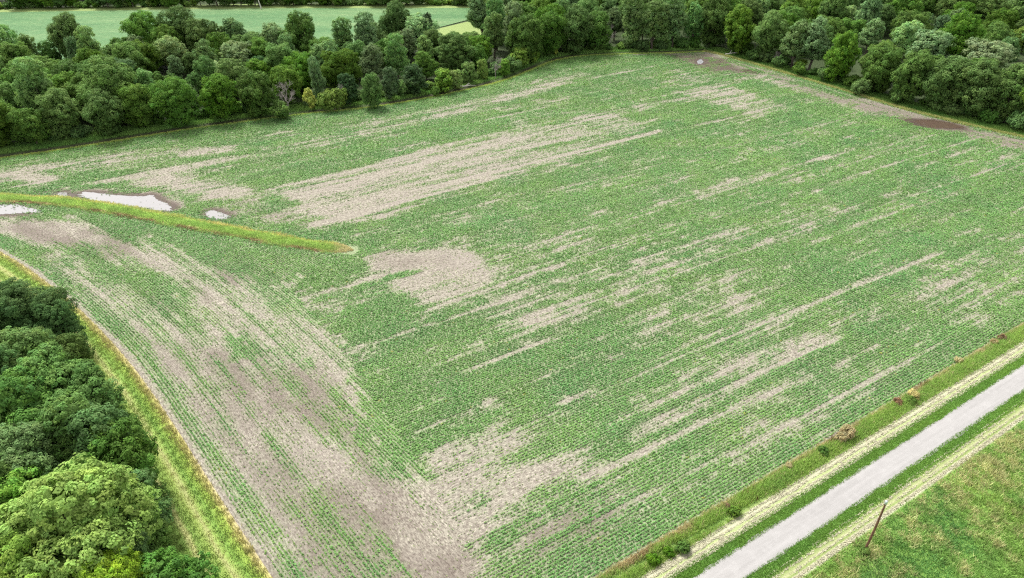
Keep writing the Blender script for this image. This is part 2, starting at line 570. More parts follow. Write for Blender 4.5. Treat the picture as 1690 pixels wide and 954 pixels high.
PUDDLES = [
    ([(128, 321), (150, 318), (200, 323), (236, 324), (250, 322), (262, 329), (272, 336), (287, 340), (284, 347), (262, 347), (220, 342), (180, 335), (150, 330)], 'water'),
    ([(95, 319), (104, 317), (111, 320), (108, 325), (98, 324)], 'water'),
    ([(337, 349), (352, 348), (376, 355), (378, 359), (368, 363), (346, 360)], 'water'),
    ([(-90, 336), (-20, 338), (20, 337), (42, 341), (64, 346), (58, 351), (20, 353), (-90, 354)], 'water'),
    ([(1150, 101), (1157, 98), (1161, 102), (1158, 105), (1152, 105)], 'glint'),
    ([(1506, 201), (1525, 198), (1552, 200), (1582, 207), (1590, 211), (1560, 212), (1528, 209)], 'muddy'),
]
PUD_G = [smooth_line(np.vstack([GP(p), GP(p[:1])]), 0.35)[:-1] for p, _ in PUDDLES]
TOP_BAND, RIGHT_BAND = 13.0, 9.0


def row_coords(P):
    """(along, across) in metres of the drill rows at each point, and which pass it belongs to"""
    u, v = P @ U, P @ N
    which = np.zeros(len(P), int)
    dt, st = line_coord(P, TOPc)
    dr, sr = line_coord(P, RIGHTc)
    dl, sl = line_coord(P, LEFTc)
    m = (dt < TOP_BAND)
    u, v, which = np.where(m, st, u), np.where(m, dt, v), np.where(m, 1, which)
    m = (dr < RIGHT_BAND) & (which == 0)
    u, v, which = np.where(m, sr, u), np.where(m, dr, v), np.where(m, 2, which)
    m = psd(P, HEAD) > 0
    u, v, which = np.where(m, sl, u), np.where(m, dl, v), np.where(m, 3, which)
    return u, v, which


def cover_of(P, u, v):
    s1 = fbm(u / 26.0, v / 1.9, 11, 3)
    s2 = fbm(u / 7.0, v / 0.9, 21, 3)
    bl = fbm(P[:, 0] / 16, P[:, 1] / 16, 31, 3)
    fi = fbm(P[:, 0] / 2.2, P[:, 1] / 2.2, 41, 3)
    near = sstep(200, 60, P[:, 1])
    md = fbm(u / 6.0, v / 3.0, 45, 2)
    s3 = vn(u / 24.0, v / 0.5, 47)
    s4 = vn(u / 70.0, v / 1.7, 49) ** 2
    c = 0.82 - 0.3 * s4 - 0.08 * near + (0.55 + 0.2 * near) * (s1 - 0.5) + 0.42 * (s3 - 0.5) + 0.6 * (s2 - 0.5) + (0.45 + 0.25 * near) * (bl - 0.5) + 0.55 * (fi - 0.5) + 0.5 * (md - 0.5)
    for poly, tgt, soft, rag in PATCH_G:
        lo, hi = poly.min(0) - 8, poly.max(0) + 8
        k = np.where((P[:, 0] > lo[0]) & (P[:, 0] < hi[0]) & (P[:, 1] > lo[1]) & (P[:, 1] < hi[1]))[0]
        if not len(k):
            continue
        sd = psd(P[k], poly) + rag * 2.4 * (0.45 * s1[k] + 0.35 * fi[k] + 0.2 * s2[k] - 0.5)
        m = sstep(-soft, soft, sd)
        tgt = 0.02 + tgt * 1.15 + 0.1 * sstep(0.1, 0.2, tgt)
        t = tgt + 0.3 * (md[k] - 0.5) + 0.42 * (s3[k] - 0.5) + 1.05 * (s1[k] - 0.5) * (0.35 + tgt) + 0.75 * (s2[k] - 0.5) * (0.3 + tgt) + 0.5 * (bl[k] - 0.5) * (0.2 + tgt) + 0.5 * (fi[k] - 0.5) * (0.2 + tgt)
        c[k] = c[k] * (1 - m) + t * m
    for A, B, w in TRACK_G:
        d, _ = seg_dist(P, A, B)
        k = d < w * 3
        c[k] -= 0.42 * sstep(w * 1.3, w * 0.4, d[k]) * sstep(0.25, 0.6, s2[k] + 0.2)
    for pg in PUD_G:
        c -= 0.55 * sstep(-3.0, -0.4, psd(P, pg) + 2.5 * (fi - 0.5))
    # thick green margins along the edges of the field
    dt, _ = line_coord(P, TOPc)
    c += 0.35 * sstep(12, 4, dt) * (P[:, 0] < 40)
    db, _ = line_coord(P, BERMc)
    c += 0.3 * sstep(9, 4, db)
    dl, _ = line_coord(P, LEFTc)
    c += 0.32 * sstep(5, 2.0, dl) - 0.9 * sstep(1.3, 0.5, dl)
    dv = P @ N - VF
    c += 0.3 * sstep(-7, -1.5, dv)
    return c


def damp_of(P):
    fi = fbm(P[:, 0] / 6, P[:, 1] / 6, 51, 4)
    r = np.zeros(len(P))
    for poly, val, soft in DAMP_G:
        sd = psd(P, poly) + soft * 2 * (fi - 0.5)
        r = np.maximum(r, val * sstep(-soft, soft, sd))
    for pg, (_, kind) in zip(PUD_G, PUDDLES):
        r = np.maximum(r, 0.85 * sstep(-3.6, -0.6, psd(P, pg) + 2.5 * (fi - 0.5)))
    return np.clip(r, 0, 1)


# ------------------------------------------------------------------ ground, field sheet
def build_ground():
    gx = np.concatenate([np.arange(-900, -260, 20.0), np.arange(-260, 280, 1.6), np.arange(280, 921, 20.0)])
    gy = np.concatenate([np.arange(-200, 20, 20.0), np.arange(20, 330, 1.6), np.arange(330, 480, 8.0), np.arange(480, 1600, 40.0)])
    X, Y = np.meshgrid(gx, gy)
    P = np.stack([X.ravel(), Y.ravel()], 1)
    dt, _ = line_coord(P, TOPc)
    sd = psd(P, FIELD)
    ditch = np.where(sd < 0, np.exp(-((dt - 2.2) / 1.1) ** 2), 0)
    z = -0.05 - 1.1 * ditch
    z = z + np.where(sd < -4, 0.5 * (fbm(X.ravel() / 9, Y.ravel() / 9, 61) - 0.5) * sstep(-4, -12, sd), 0)
    z = np.where((Y.ravel() < 30) | (P @ N > VF - 1), -0.05, z)
    mud = np.clip(np.where(sd < 0.5, np.exp(-((dt - 2.3) / 1.7) ** 2), 0) * 1.5, 0, 1) * (0.45 + 0.55 * sstep(0.35, 0.55, fbm(P[:, 0] / 14, P[:, 1] / 14, 71)))
    dr, _ = line_coord(P, RIGHTc)
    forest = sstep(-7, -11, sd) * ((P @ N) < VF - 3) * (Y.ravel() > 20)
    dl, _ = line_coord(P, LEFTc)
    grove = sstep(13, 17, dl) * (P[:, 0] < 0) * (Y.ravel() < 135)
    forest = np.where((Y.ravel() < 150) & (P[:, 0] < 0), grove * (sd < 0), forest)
    ny, nx = X.shape
    idx = np.arange(nx * ny).reshape(ny, nx)
    q = np.stack([idx[:-1, :-1], idx[:-1, 1:], idx[1:, 1:], idx[1:, :-1]], -1).reshape(-1, 4)
    V = np.stack([P[:, 0], P[:, 1], z], 1)
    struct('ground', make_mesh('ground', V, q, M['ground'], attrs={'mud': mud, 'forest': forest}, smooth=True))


def build_field():
    P, q = soil_grid_of(FIELD, 1.1)
    u, v, w = row_coords(P)
    wf = row_coords(P[q].mean(1))[2]
    sets = [np.stack([P @ U, P @ N], 1)] + [np.stack(line_coord(P, l)[::-1], 1) for l in (TOPc, RIGHTc, LEFTc)]
    corner = np.stack(sets)[wf[:, None], q].reshape(-1, 2)
    c = cover_of(P, u, v)
    d = damp_of(P)
    wn = fbm(u / 16, v / 4, 57)
    d = np.clip(np.maximum(d, 0.5 * sstep(-1, 9, psd(P, HEAD)) * sstep(0.38, 0.62, wn)), 0, 1)
    weedy = sstep(0.15, 0.8, c) * 0.72 * (1 - 0.6 * d)
    z = 0.0 + 0.03 * fbm(P[:, 0] / 4, P[:, 1] / 4, 81)
    V = np.stack([P[:, 0], P[:, 1], z], 1)
    struct('field', make_mesh('field', V, q, M['soil'], cvec=corner, attrs={'damp': d, 'weedy': weedy}, smooth=True))


# ------------------------------------------------------------------ planted crop
def leafy(C, nrm, size, aspect, rs):
    """rhombic leaves: centres, normals, sizes -> verts, faces"""
    n = len(C)
    nrm = nrm / (np.linalg.norm(nrm, axis=1, keepdims=True) + 1e-9)
    r = rs.normal(size=(n, 3))
    t = np.cross(nrm, r)
    t /= np.linalg.norm(t, axis=1, keepdims=True) + 1e-9
    b = np.cross(nrm, t)
    s = np.asarray(size).reshape(-1, 1)
    V = np.stack([C - t * s, C - b * s * aspect + nrm * s * 0.15, C + t * s, C + b * s * aspect + nrm * s * 0.15], 1).reshape(-1, 3)
    return V, np.arange(n * 4).reshape(-1, 4)


def build_crop():
    rs = np.random.RandomState(3)
    ROW, SP = 0.5, 0.25
    cand = []
    lo, hi = FIELD.min(0), FIELD.max(0)
    # main rows
    us = np.arange(-140, 330, SP)
    vs = np.arange(-290, VF - 0.3, ROW)
    A, B = np.meshgrid(us, vs)
    P = (A.ravel()[:, None] * U + B.ravel()[:, None] * N)
    P = P[(P[:, 0] > lo[0]) & (P[:, 0] < hi[0]) & (P[:, 1] > 38) & (P[:, 1] < hi[1])]
    px, py = proj(P[:, 0], P[:, 1], 0)
    P = P[(px > -60) & (px < 1750) & (py < 1000)]
    P = P[psd(P, FIELD) > 0.25]
    u, v, w = row_coords(P)
    cand.append(np.column_stack([P, u, v, np.tile(U, (len(P), 1))])[w == 0])
    for line, side, width, code in ((TOP, -1, TOP_BAND, 1), (RIGHT, -1, RIGHT_BAND, 2), (LEFT, 1, 62.0, 3)):
        L = smooth_line(line[::4], SP)
        T = np.gradient(L, axis=0)
        T /= np.linalg.norm(T, axis=1, keepdims=True) + 1e-9
        Nn = np.stack([-T[:, 1], T[:, 0]], 1) * side
        s = np.concatenate([[0], np.cumsum(np.linalg.norm(np.diff(L, axis=0), axis=1))])
        for k in range(1, int(width / ROW)):
            Q = L + Nn * (k * ROW)
            px, py = proj(Q[:, 0], np.maximum(Q[:, 1], 30), 0)
            ok = (px > -60) & (px < 1750) & (py < 1000) & (Q[:, 1] > 38)
            Q = Q[ok]
            if not len(Q):
                continue
            _, _, ww = row_coords(Q)
            sd = psd(Q, FIELD)
            m = (ww == code) & (sd > 0.25)
            cand.append(np.column_stack([Q[m], s[ok][m], np.full(m.sum(), k * ROW), T[ok][m]]))
    Cn = np.vstack(cand)
    P, u, v, TG = Cn[:, :2], Cn[:, 2], Cn[:, 3], Cn[:, 4:6]
    c = cover_of(P, u, v)
    db, _ = line_coord(P, BERMc)
    wet = np.zeros(len(P), bool)
    for pg, (_, kind) in zip(PUD_G, PUDDLES):
        wet |= psd(P, pg) > rs.uniform(-0.3, 1.25, len(P))
    dist = np.sqrt((P ** 2).sum(1) + H * H)
    lod = np.where(dist < 150, 1.0, np.where(dist < 215, 0.9, 0.75))
    grow = sstep(0.0, 0.78, c + rs.normal(0, 0.07, len(P)))
    keep = (rs.rand(len(P)) < lod * (0.13 + 0.87 * grow) * (c > -0.15)) & (db > 2.1) & (~wet | (rs.rand(len(P)) < 0.05))
    rowtone = (0.78 + 0.3 * vn(u / 55.0, v / 1.3, 53) + 0.18 * vn(u / 14.0, v / 0.5, 55))[keep]
    P, c, grow, dist, lod, TG = P[keep], c[keep], grow[keep], dist[keep], lod[keep], TG[keep]
    n = len(P)
    P = P + rs.normal(0, 0.025, (n, 2)) + TG * rs.normal(0, 0.1, (n, 1))
    size = (0.075 + 0.11 * grow) * rs.uniform(0.75, 1.25, n) / np.sqrt(lod)
    tone = fbm(P[:, 0] / 9, P[:, 1] / 9, 91)
    col = np.stack([0.122 + 0.075 * (1 - grow) + 0.07 * (tone - 0.5), 0.25 + 0.01 * (1 - grow) + 0.06 * (tone - 0.5), 0.066 + 0.02 * (1 - grow)], 1)
    col *= rs.uniform(0.86, 1.14, (n, 1)) * rowtone[:, None]
    yel = rs.rand(n) < 0.003
    col[yel] = (0.24, 0.26, 0.05)
    nl = 4
    C = np.repeat(np.column_stack([P, np.zeros(n)]), nl, 0)
    S = np.repeat(size, nl)
    ang = rs.rand(n * nl) * 6.283
    rad = np.sqrt(rs.rand(n * nl)) * S * 1.25
    TT = np.repeat(TG, nl, 0)
    lat = np.repeat(np.where(dist < 170, 0.5, 0.8) * (0.75 + 0.5 * grow), nl)
    C[:, :2] += TT * (np.cos(ang) * rad * 1.2)[:, None] + np.stack([-TT[:, 1], TT[:, 0]], 1) * (np.sin(ang) * rad * lat)[:, None]
    C[:, 2] = 0.03 + S * rs.uniform(0.4, 1.5, n * nl) * (1 - 0.3 * rad / (S * 1.25))
    nr = np.stack([np.cos(ang) * 0.5, np.sin(ang) * 0.5, np.ones(n * nl)], 1) + rs.normal(0, 0.3, (n * nl, 3))
    V, Fq = leafy(C, nr, S * rs.uniform(0.6, 0.95, n * nl), 0.75, rs)
    tint = np.repeat(np.repeat(col, nl, 0) * rs.uniform(0.9, 1.1, (n * nl, 1)), 4, 0)
    print('crop plants', n)
    o = obj('soybean_crop', make_mesh('soybean_crop', V, Fq, M['crop'], tint=tint), kind='stuff')
    o['label'] = 'low green bean plants drilled in rows over the pale soil'
    o['category'] = 'crop'


# ------------------------------------------------------------------ grass
def blades(P, z, hgt, k, width, col, rs, name, label, spread=0.25, lean=0.6):
    n = len(P)
    hgt, col = np.broadcast_to(hgt, n), np.broadcast_to(col, (n, 3))
    R = lambda a: np.repeat(a, k, 0)
    p, h, c = R(P), R(hgt), R(col)
    zb = R(np.broadcast_to(z, n))
    m = n * k
    a = rs.rand(m) * 6.283
    b = np.column_stack([p + rs.normal(0, spread, (m, 2)), zb])
    ld = rs.rand(m) * 6.283
    hh = h * rs.uniform(0.55, 1.2, m)
    tip = b + np.stack([np.cos(ld) * hh * lean * rs.rand(m), np.sin(ld) * hh * lean * rs.rand(m), hh], 1)
    w = np.stack([np.cos(a), np.sin(a), np.zeros(m)], 1) * (width * rs.uniform(0.6, 1.3, (m, 1)))
    V = np.stack([b - w, b + w, tip], 1).reshape(-1, 3)
    tint = np.repeat(c * rs.uniform(0.7, 1.3, (m, 1)), 3, 0)
    o = obj(name, make_mesh(name, V, np.arange(m * 3).reshape(-1, 3), M['grass'], tint=tint), kind='stuff')
    o['label'] = label
    o['category'] = 'grass'


def strip_mesh(name, u0, u1, vlist, z, mat, jag=None):
    us = np.arange(u0, u1, 0.4 if jag else 3.0)
    vv = np.array(vlist)
    A, B = np.meshgrid(us, vv, indexing='ij')
    Q = A.copy(), B.copy()
    if jag:
        for side, col in ((-1, 0), (1, -1)):
            e = 0.6 * (fbm(us / 1.7, us * 0 + side * 9.1, 101) - 0.5) + 0.5 * (fbm(us / 11, us * 0 + side * 3.1, 105) - 0.5)
            B[:, col] += e
    P = A[..., None] * U + B[..., None] * N
    Z = np.full(A.shape, z) if np.isscalar(z) else np.broadcast_to(np.array(z), A.shape)
    V = np.concatenate([P, Z[..., None]], -1).reshape(-1, 3)
    nx, ny = A.shape
    idx = np.arange(nx * ny).reshape(nx, ny)
    q = np.stack([idx[:-1, :-1], idx[1:, :-1], idx[1:, 1:], idx[:-1, 1:]], -1).reshape(-1, 4)
    return make_mesh(name, V, q, mat, vec=np.stack([A.ravel(), B.ravel()], 1), smooth=True)


VT, VTAN, VR0, VR1, VG2, VM = -30.9 * K, -28.7 * K, -27.58 * K, -24.4 * K, -23.3 * K, -21.4 * K
GREEN, GREEN2, TAN, LGREEN = (0.075, 0.165, 0.026), (0.11, 0.2, 0.036), (0.36, 0.34, 0.245), (0.15, 0.205, 0.055)


def build_road():
    u0, u1 = 20.0, 330.0
    m1 = verge_material('verge_field_side', [(VF, (0.3, 0.23, 0.13)), (VF + 0.9, (0.13, 0.2, 0.05)), (VT - 0.3, GREEN2), (VT + 0.4, (0.21, 0.265, 0.09)), (VT + 1.1, TAN), (VT + 1.7, (0.25, 0.3, 0.12)),
                                             (VTAN - 0.25, TAN), (VTAN + 0.15, GREEN), (VR0, GREEN)], VF - 0.5, VR0 + 0.5, 0.35)
    struct('grass_verge', strip_mesh('grass_verge', u0, u1, np.linspace(VF - 0.3, VR0 + 0.35, 14), -0.012, m1))
    m2 = verge_material('verge_meadow_side', [(VR1, GREEN), (VG2 - 0.3, GREEN), (VG2 + 0.2, (0.2, 0.26, 0.08)), (VG2 + 0.5, LGREEN), (VG2 + 1.15, (0.28, 0.29, 0.15)), (VG2 + 1.45, LGREEN), (VG2 + 1.9, (0.34, 0.325, 0.21)), (VG2 + 2.15, TAN),
                                              (VG2 + 2.5, GREEN2), (VM + 1.4, GREEN)], VR1 - 0.5, VM + 1.5, 0.22)
    struct('grass_verge', strip_mesh('grass_verge', u0, u1, np.linspace(VR1 - 0.35, VM + 1.2, 12), -0.012, m2))
    m3 = verge_material('meadow_ground', [(VM, GREEN2), (VM + 20, (0.1, 0.19, 0.035)), (VM + 55, GREEN2)], VM, VM + 60, 6, 0.45)
    struct('meadow', strip_mesh('meadow', u0, u1, np.linspace(VM + 0.9, VM + 120, 14), -0.016, m3))
    vs = np.linspace(VR0, VR1, 7)
    zc = 0.012 + 0.05 * (1 - ((vs - (VR0 + VR1) / 2) / ((VR1 - VR0) / 2)) ** 2)
    struct('road', strip_mesh('road', u0, u1, vs, zc, M['road'], jag=True))

    rs = np.random.RandomState(5)

    def sample(n, v0, v1, ulo=25, uhi=190):
        # thicker where it stands nearer
        u = ulo + (uhi - ulo) * rs.rand(n) ** 1.25
        return u, rs.uniform(v0, v1, n)

    def inview(u, v):
        P = u[:, None] * U + v[:, None] * N
        x, y = proj(P[:, 0], P[:, 1], 0)
        return P, (x > -40) & (x < 1750) & (y < 1010) & (P[:, 1] > 35)

    # tall weeds between crop and mown strip
    u, v = sample(17000, VF + 0.1, VT + 0.35)
    P, ok = inview(u, v)
    u, v, P = u[ok], v[ok], P[ok]
    f = (v - VF) / (VT - VF)
    nz = fbm(u / 4, v / 2, 111)
    tan = np.clip(sstep(0.35, 0.0, f + 0.9 * (nz - 0.5)) + (rs.rand(len(u)) < 0.06), 0, 1)[:, None]
    rust = sstep(0.56, 0.68, fbm(u / 5, v / 3, 115))[:, None]
    brown = np.array((0.52, 0.43, 0.24)) * (1 - rust) + np.array((0.21, 0.11, 0.06)) * rust
    grn = np.array((0.31, 0.46, 0.11)) + (fbm(u / 7, v / 2, 117) - 0.5)[:, None] * np.array((0.09, 0.06, 0.0))
    col = brown * tan + grn * (1 - tan)
    hg = 0.35 + 0.75 * nz * np.sin(np.clip(f, 0, 1) * 3.1) + 0.15
    # the track that leaves the ditch close to the corner stays bare
    br = np.abs((v - VF) - (1.0 + (u - 35) * 0.055)) < 0.35
    k = ~(br & (u < 68))
    blades(P[k], -0.01, hg[k], 5, 0.05, col[k], rs, 'roadside_weeds', 'tall green and tan weeds along the crop edge', 0.22)
    # short turf along both sides of the road
    u1_, v1_ = sample(26000, VTAN - 0.3, VR0 + 0.25)
    u2_, v2_ = sample(26000, VR1 - 0.28, VG2 + 0.3)
    u, v = np.r_[u1_, u2_], np.r_[v1_, v2_]
    P, ok = inview(u, v)
    u, v, P = u[ok], v[ok], P[ok]
    col = np.array((0.19, 0.34, 0.065)) + (fbm(u / 5, v / 2, 121) - 0.5)[:, None] * np.array((0.08, 0.07, 0.01))
    blades(P, -0.01, 0.16 + 0.12 * fbm(u / 2, v, 123), 3, 0.04, col, rs, 'verge_turf', 'short green turf along both edges of the road', 0.1)
    # cut straw lying in windrows
    parts = []
    for a, b, n, thr in ((VT + 0.4, VTAN + 0.1, 30000, 0.46), (VG2 - 0.2, VG2 + 1.6, 14000, 0.57), (VG2 + 1.7, VG2 + 2.35, 9000, 0.3)):
        u, v = sample(n, a, b)
        k = fbm(u / 1.6, v / 0.5, 131) + 0.25 * np.sin(v * 9) > thr
        parts.append((u[k], v[k]))
    u, v = np.concatenate([p[0] for p in parts]), np.concatenate([p[1] for p in parts])
    P, ok = inview(u, v)
    P = P[ok]
    n = len(P)
    C = np.column_stack([P, rs.uniform(0.01, 0.07, n)])
    nr = np.array([0, 0, 1.0]) + rs.normal(0, 0.28, (n, 3))
    V, Fq = leafy(C, nr, rs.uniform(0.1, 0.24, n), 0.28, rs)
    tint = np.repeat(np.array((0.45, 0.425, 0.3)) * rs.uniform(0.7, 1.2, (n, 1)), 4, 0)
    o = obj('cut_straw', make_mesh('cut_straw', V, Fq, M['grass'], tint=tint), kind='stuff')
    o['label'] = 'pale cut straw lying in lines along the mown verge'
    o['category'] = 'straw'
    # meadow
    u, v = sample(90000, VM + 0.2, VM + 48)
    P, ok = inview(u, v)
    u, v, P = u[ok], v[ok], P[ok]
    a = fbm(P[:, 0] / 6, P[:, 1] / 6, 141)
    b = fbm(P[:, 0] / 1.6, P[:, 1] / 1.6, 145)
    c = fbm(P[:, 0] / 14, P[:, 1] / 14, 149)
    b2 = fbm(P[:, 0] / 0.8, P[:, 1] / 1.1, 146)
    tan = (sstep(0.57, 0.7, b * 0.3 + a * 0.25 + b2 * 0.45 + 0.12 * sstep(14, 2, v - VM) + 0.05 * sstep(70, 110, u)) * 0.85)[:, None]
    g = np.array((0.18, 0.3, 0.07)) + (c - 0.5)[:, None] * np.array((0.13, 0.08, 0.0))
    dk = sstep(0.5, 0.36, a)[:, None] * 0.55
    g = g * (1 - dk) + np.array((0.08, 0.21, 0.06)) * dk
    col = g * (1 - tan) + np.array((0.42, 0.4, 0.19)) * tan
    col = col * (0.72 + 0.56 * vn(P[:, 0] / 0.7, P[:, 1] / 0.7, 147))[:, None] * 1.15
    hg = 0.25 + 0.9 * np.clip(b - 0.25, 0, 1) + 0.25 * a
    hg *= sstep(-0.2, 2.5, v - VM + a) * 0.75 + 0.25
    blades(P, -0.01, hg, 6, 0.06, col, rs, 'meadow_grass', 'uncut green and straw coloured grass filling the meadow', 0.28, 0.9)


def offset_sheet(name, line, d0, d1, nd, side, z, mat):
    T = np.gradient(line, axis=0)
    T /= np.linalg.norm(T, axis=1, keepdims=True)
    Nn = np.stack([-T[:, 1], T[:, 0]], 1) * side
    s = np.concatenate([[0], np.cumsum(np.linalg.norm(np.diff(line, axis=0), axis=1))])
    ds = np.linspace(d0, d1, nd)
    P = line[:, None, :] + Nn[:, None, :] * ds[None, :, None]
    V = np.concatenate([P, np.full(P.shape[:2] + (1,), z)], -1).reshape(-1, 3)
    A, B = np.meshgrid(s, ds, indexing='ij')
    idx = np.arange(len(line) * nd).reshape(len(line), nd)
    q = np.stack([idx[:-1, :-1], idx[1:, :-1], idx[1:, 1:], idx[:-1, 1:]], -1).reshape(-1, 4)
    if side < 0:
        q = q[:, ::-1]
    return make_mesh(name, V, q, mat, vec=np.stack([A.ravel(), B.ravel()], 1), smooth=True), Nn, s


def build_edges():
    rs = np.random.RandomState(9)
    # mown strip between the grove and the field
    stops = [(-0.2, (0.33, 0.27, 0.19)), (0.4, (0.4, 0.36, 0.13)), (1.1, (0.22, 0.3, 0.05)), (2.4, (0.13, 0.23, 0.04)), (3.0, (0.2, 0.29, 0.065)), (3.6, (0.27, 0.285, 0.11)), (4.3, (0.2, 0.27, 0.06)),
             (5.4, (0.14, 0.23, 0.045)), (6.0, (0.3, 0.3, 0.12)), (6.8, (0.13, 0.21, 0.04)), (16, (0.08, 0.15, 0.03))]
    m = verge_material('mown_strip', stops, -1, 17, 0.7, 0.45)
    me, Nn, s = offset_sheet('mown_strip', LEFT, -0.15, 16.5, 24, -1, -0.008, m)
    struct('grass_strip', me)
    i = rs.randint(0, len(LEFT), 60000)
    d = rs.rand(60000) ** 1.0 * 15
    P = LEFT[i] + rs.normal(0, 0.8, (60000, 2)) - np.array([Nn[j] * -1 for j in i]) * -1 * -d[:, None] if False else LEFT[i] + Nn[i] * d[:, None] + rs.normal(0, 0.6, (60000, 2))
    sd = psd(P, FIELD)
    x, y = proj(P[:, 0], P[:, 1], 0)
    ok = (sd < -0.1) & (x > -40) & (x < 700) & (y < 1000)
    P, d = P[ok], -sd[ok]
    si = s[i][ok]
    b = fbm(P[:, 0] / 2, P[:, 1] / 2, 151)
    edge = sstep(1.8, 0.4, d + (b - 0.5) * 1.6)
    tr = (sstep(0.9, 0.3, np.abs(d - 3.6 + 0.4 * (fbm(si / 18, si * 0, 153) - 0.5) * 2)) + 0.7 * sstep(0.8, 0.3, np.abs(d - 6.0))) * sstep(0.25, 0.5, fbm(si / 7, d / 1.2, 155))
    g = np.array((0.22, 0.31, 0.075)) + (fbm(si / 12, d / 0.8, 157) - 0.5)[:, None] * np.array((0.16, 0.1, 0.03))
    t = np.clip(edge * 0.85 + 0.7 * tr, 0, 1)[:, None]
    col = g * (1 - t) + np.array((0.5, 0.44, 0.2)) * t
    kk = rs.rand(len(P)) > 0.6 * tr
    P, edge, b, col = P[kk], edge[kk], b[kk], col[kk]
    blades(P, -0.005, 0.14 + 0.4 * edge + 0.15 * b, 4, 0.05, col, rs, 'strip_grass', 'bright mown grass with a yellow weedy edge beside the grove', 0.18)
    # bank between ditch and wood, and the yellow fringe of the field
    Lt = TOP
    T = np.gradient(Lt, axis=0)
    T /= np.linalg.norm(T, axis=1, keepdims=True)
    No = np.stack([-T[:, 1], T[:, 0]], 1)
    n = 42000
    i = rs.randint(0, len(Lt), n)
    kind = rs.rand(n)
    d = np.where(kind < 0.25, rs.uniform(-0.5, 0.7, n), 4.4 + rs.rand(n) * 8)
    P = Lt[i] + No[i] * d[:, None] + T[i] * rs.uniform(-1, 1, (n, 1))
    b = fbm(P[:, 0] / 5, P[:, 1] / 5, 161)
    fr = (kind < 0.25)[:, None]
    g = np.array((0.19, 0.35, 0.08)) + (b - 0.5)[:, None] * np.array((0.14, 0.1, 0.03))
    col = np.where(fr, np.array((0.42, 0.52, 0.13)) + (b - 0.5)[:, None] * np.array((0.16, 0.08, 0.02)), g)
    x, y = proj(P[:, 0], P[:, 1], 0)
    ok = (x > -40) & (x < 1300)
    hg = np.where(kind < 0.25, 0.3, 0.45 + 1.0 * np.clip(b - 0.3, 0, 1))
    blades(P[ok], 0.0, hg[ok], 4, 0.12, col[ok], rs, 'bank_grass', 'green grass on the ditch bank under the wood', 0.4)
    Lr = RIGHT
    T = np.gradient(Lr, axis=0)
    T /= np.linalg.norm(T, axis=1, keepdims=True)
    No = np.stack([-T[:, 1], T[:, 0]], 1)
    n = 30000
    i = rs.randint(0, len(Lr), n)
    d = rs.rand(n) ** 1.6 * 10 - 0.3
    P = Lr[i] + No[i] * d[:, None] + T[i] * rs.uniform(-1, 1, (n, 1))
    b = fbm(P[:, 0] / 5, P[:, 1] / 5, 165)
    e = sstep(1.6, 0.6, d + (b - 0.5) * 2)[:, None]
    g = np.array((0.13, 0.25, 0.05)) + (b - 0.5)[:, None] * np.array((0.12, 0.1, 0.03))
    col = g * (1 - e) + np.array((0.4, 0.42, 0.15)) * e
    blades(P, 0.0, 0.4 + 0.8 * np.clip(b - 0.3, 0, 1), 4, 0.12, col, rs, 'bank_grass', 'green and yellow grass between the muddy field edge and the wood', 0.4)


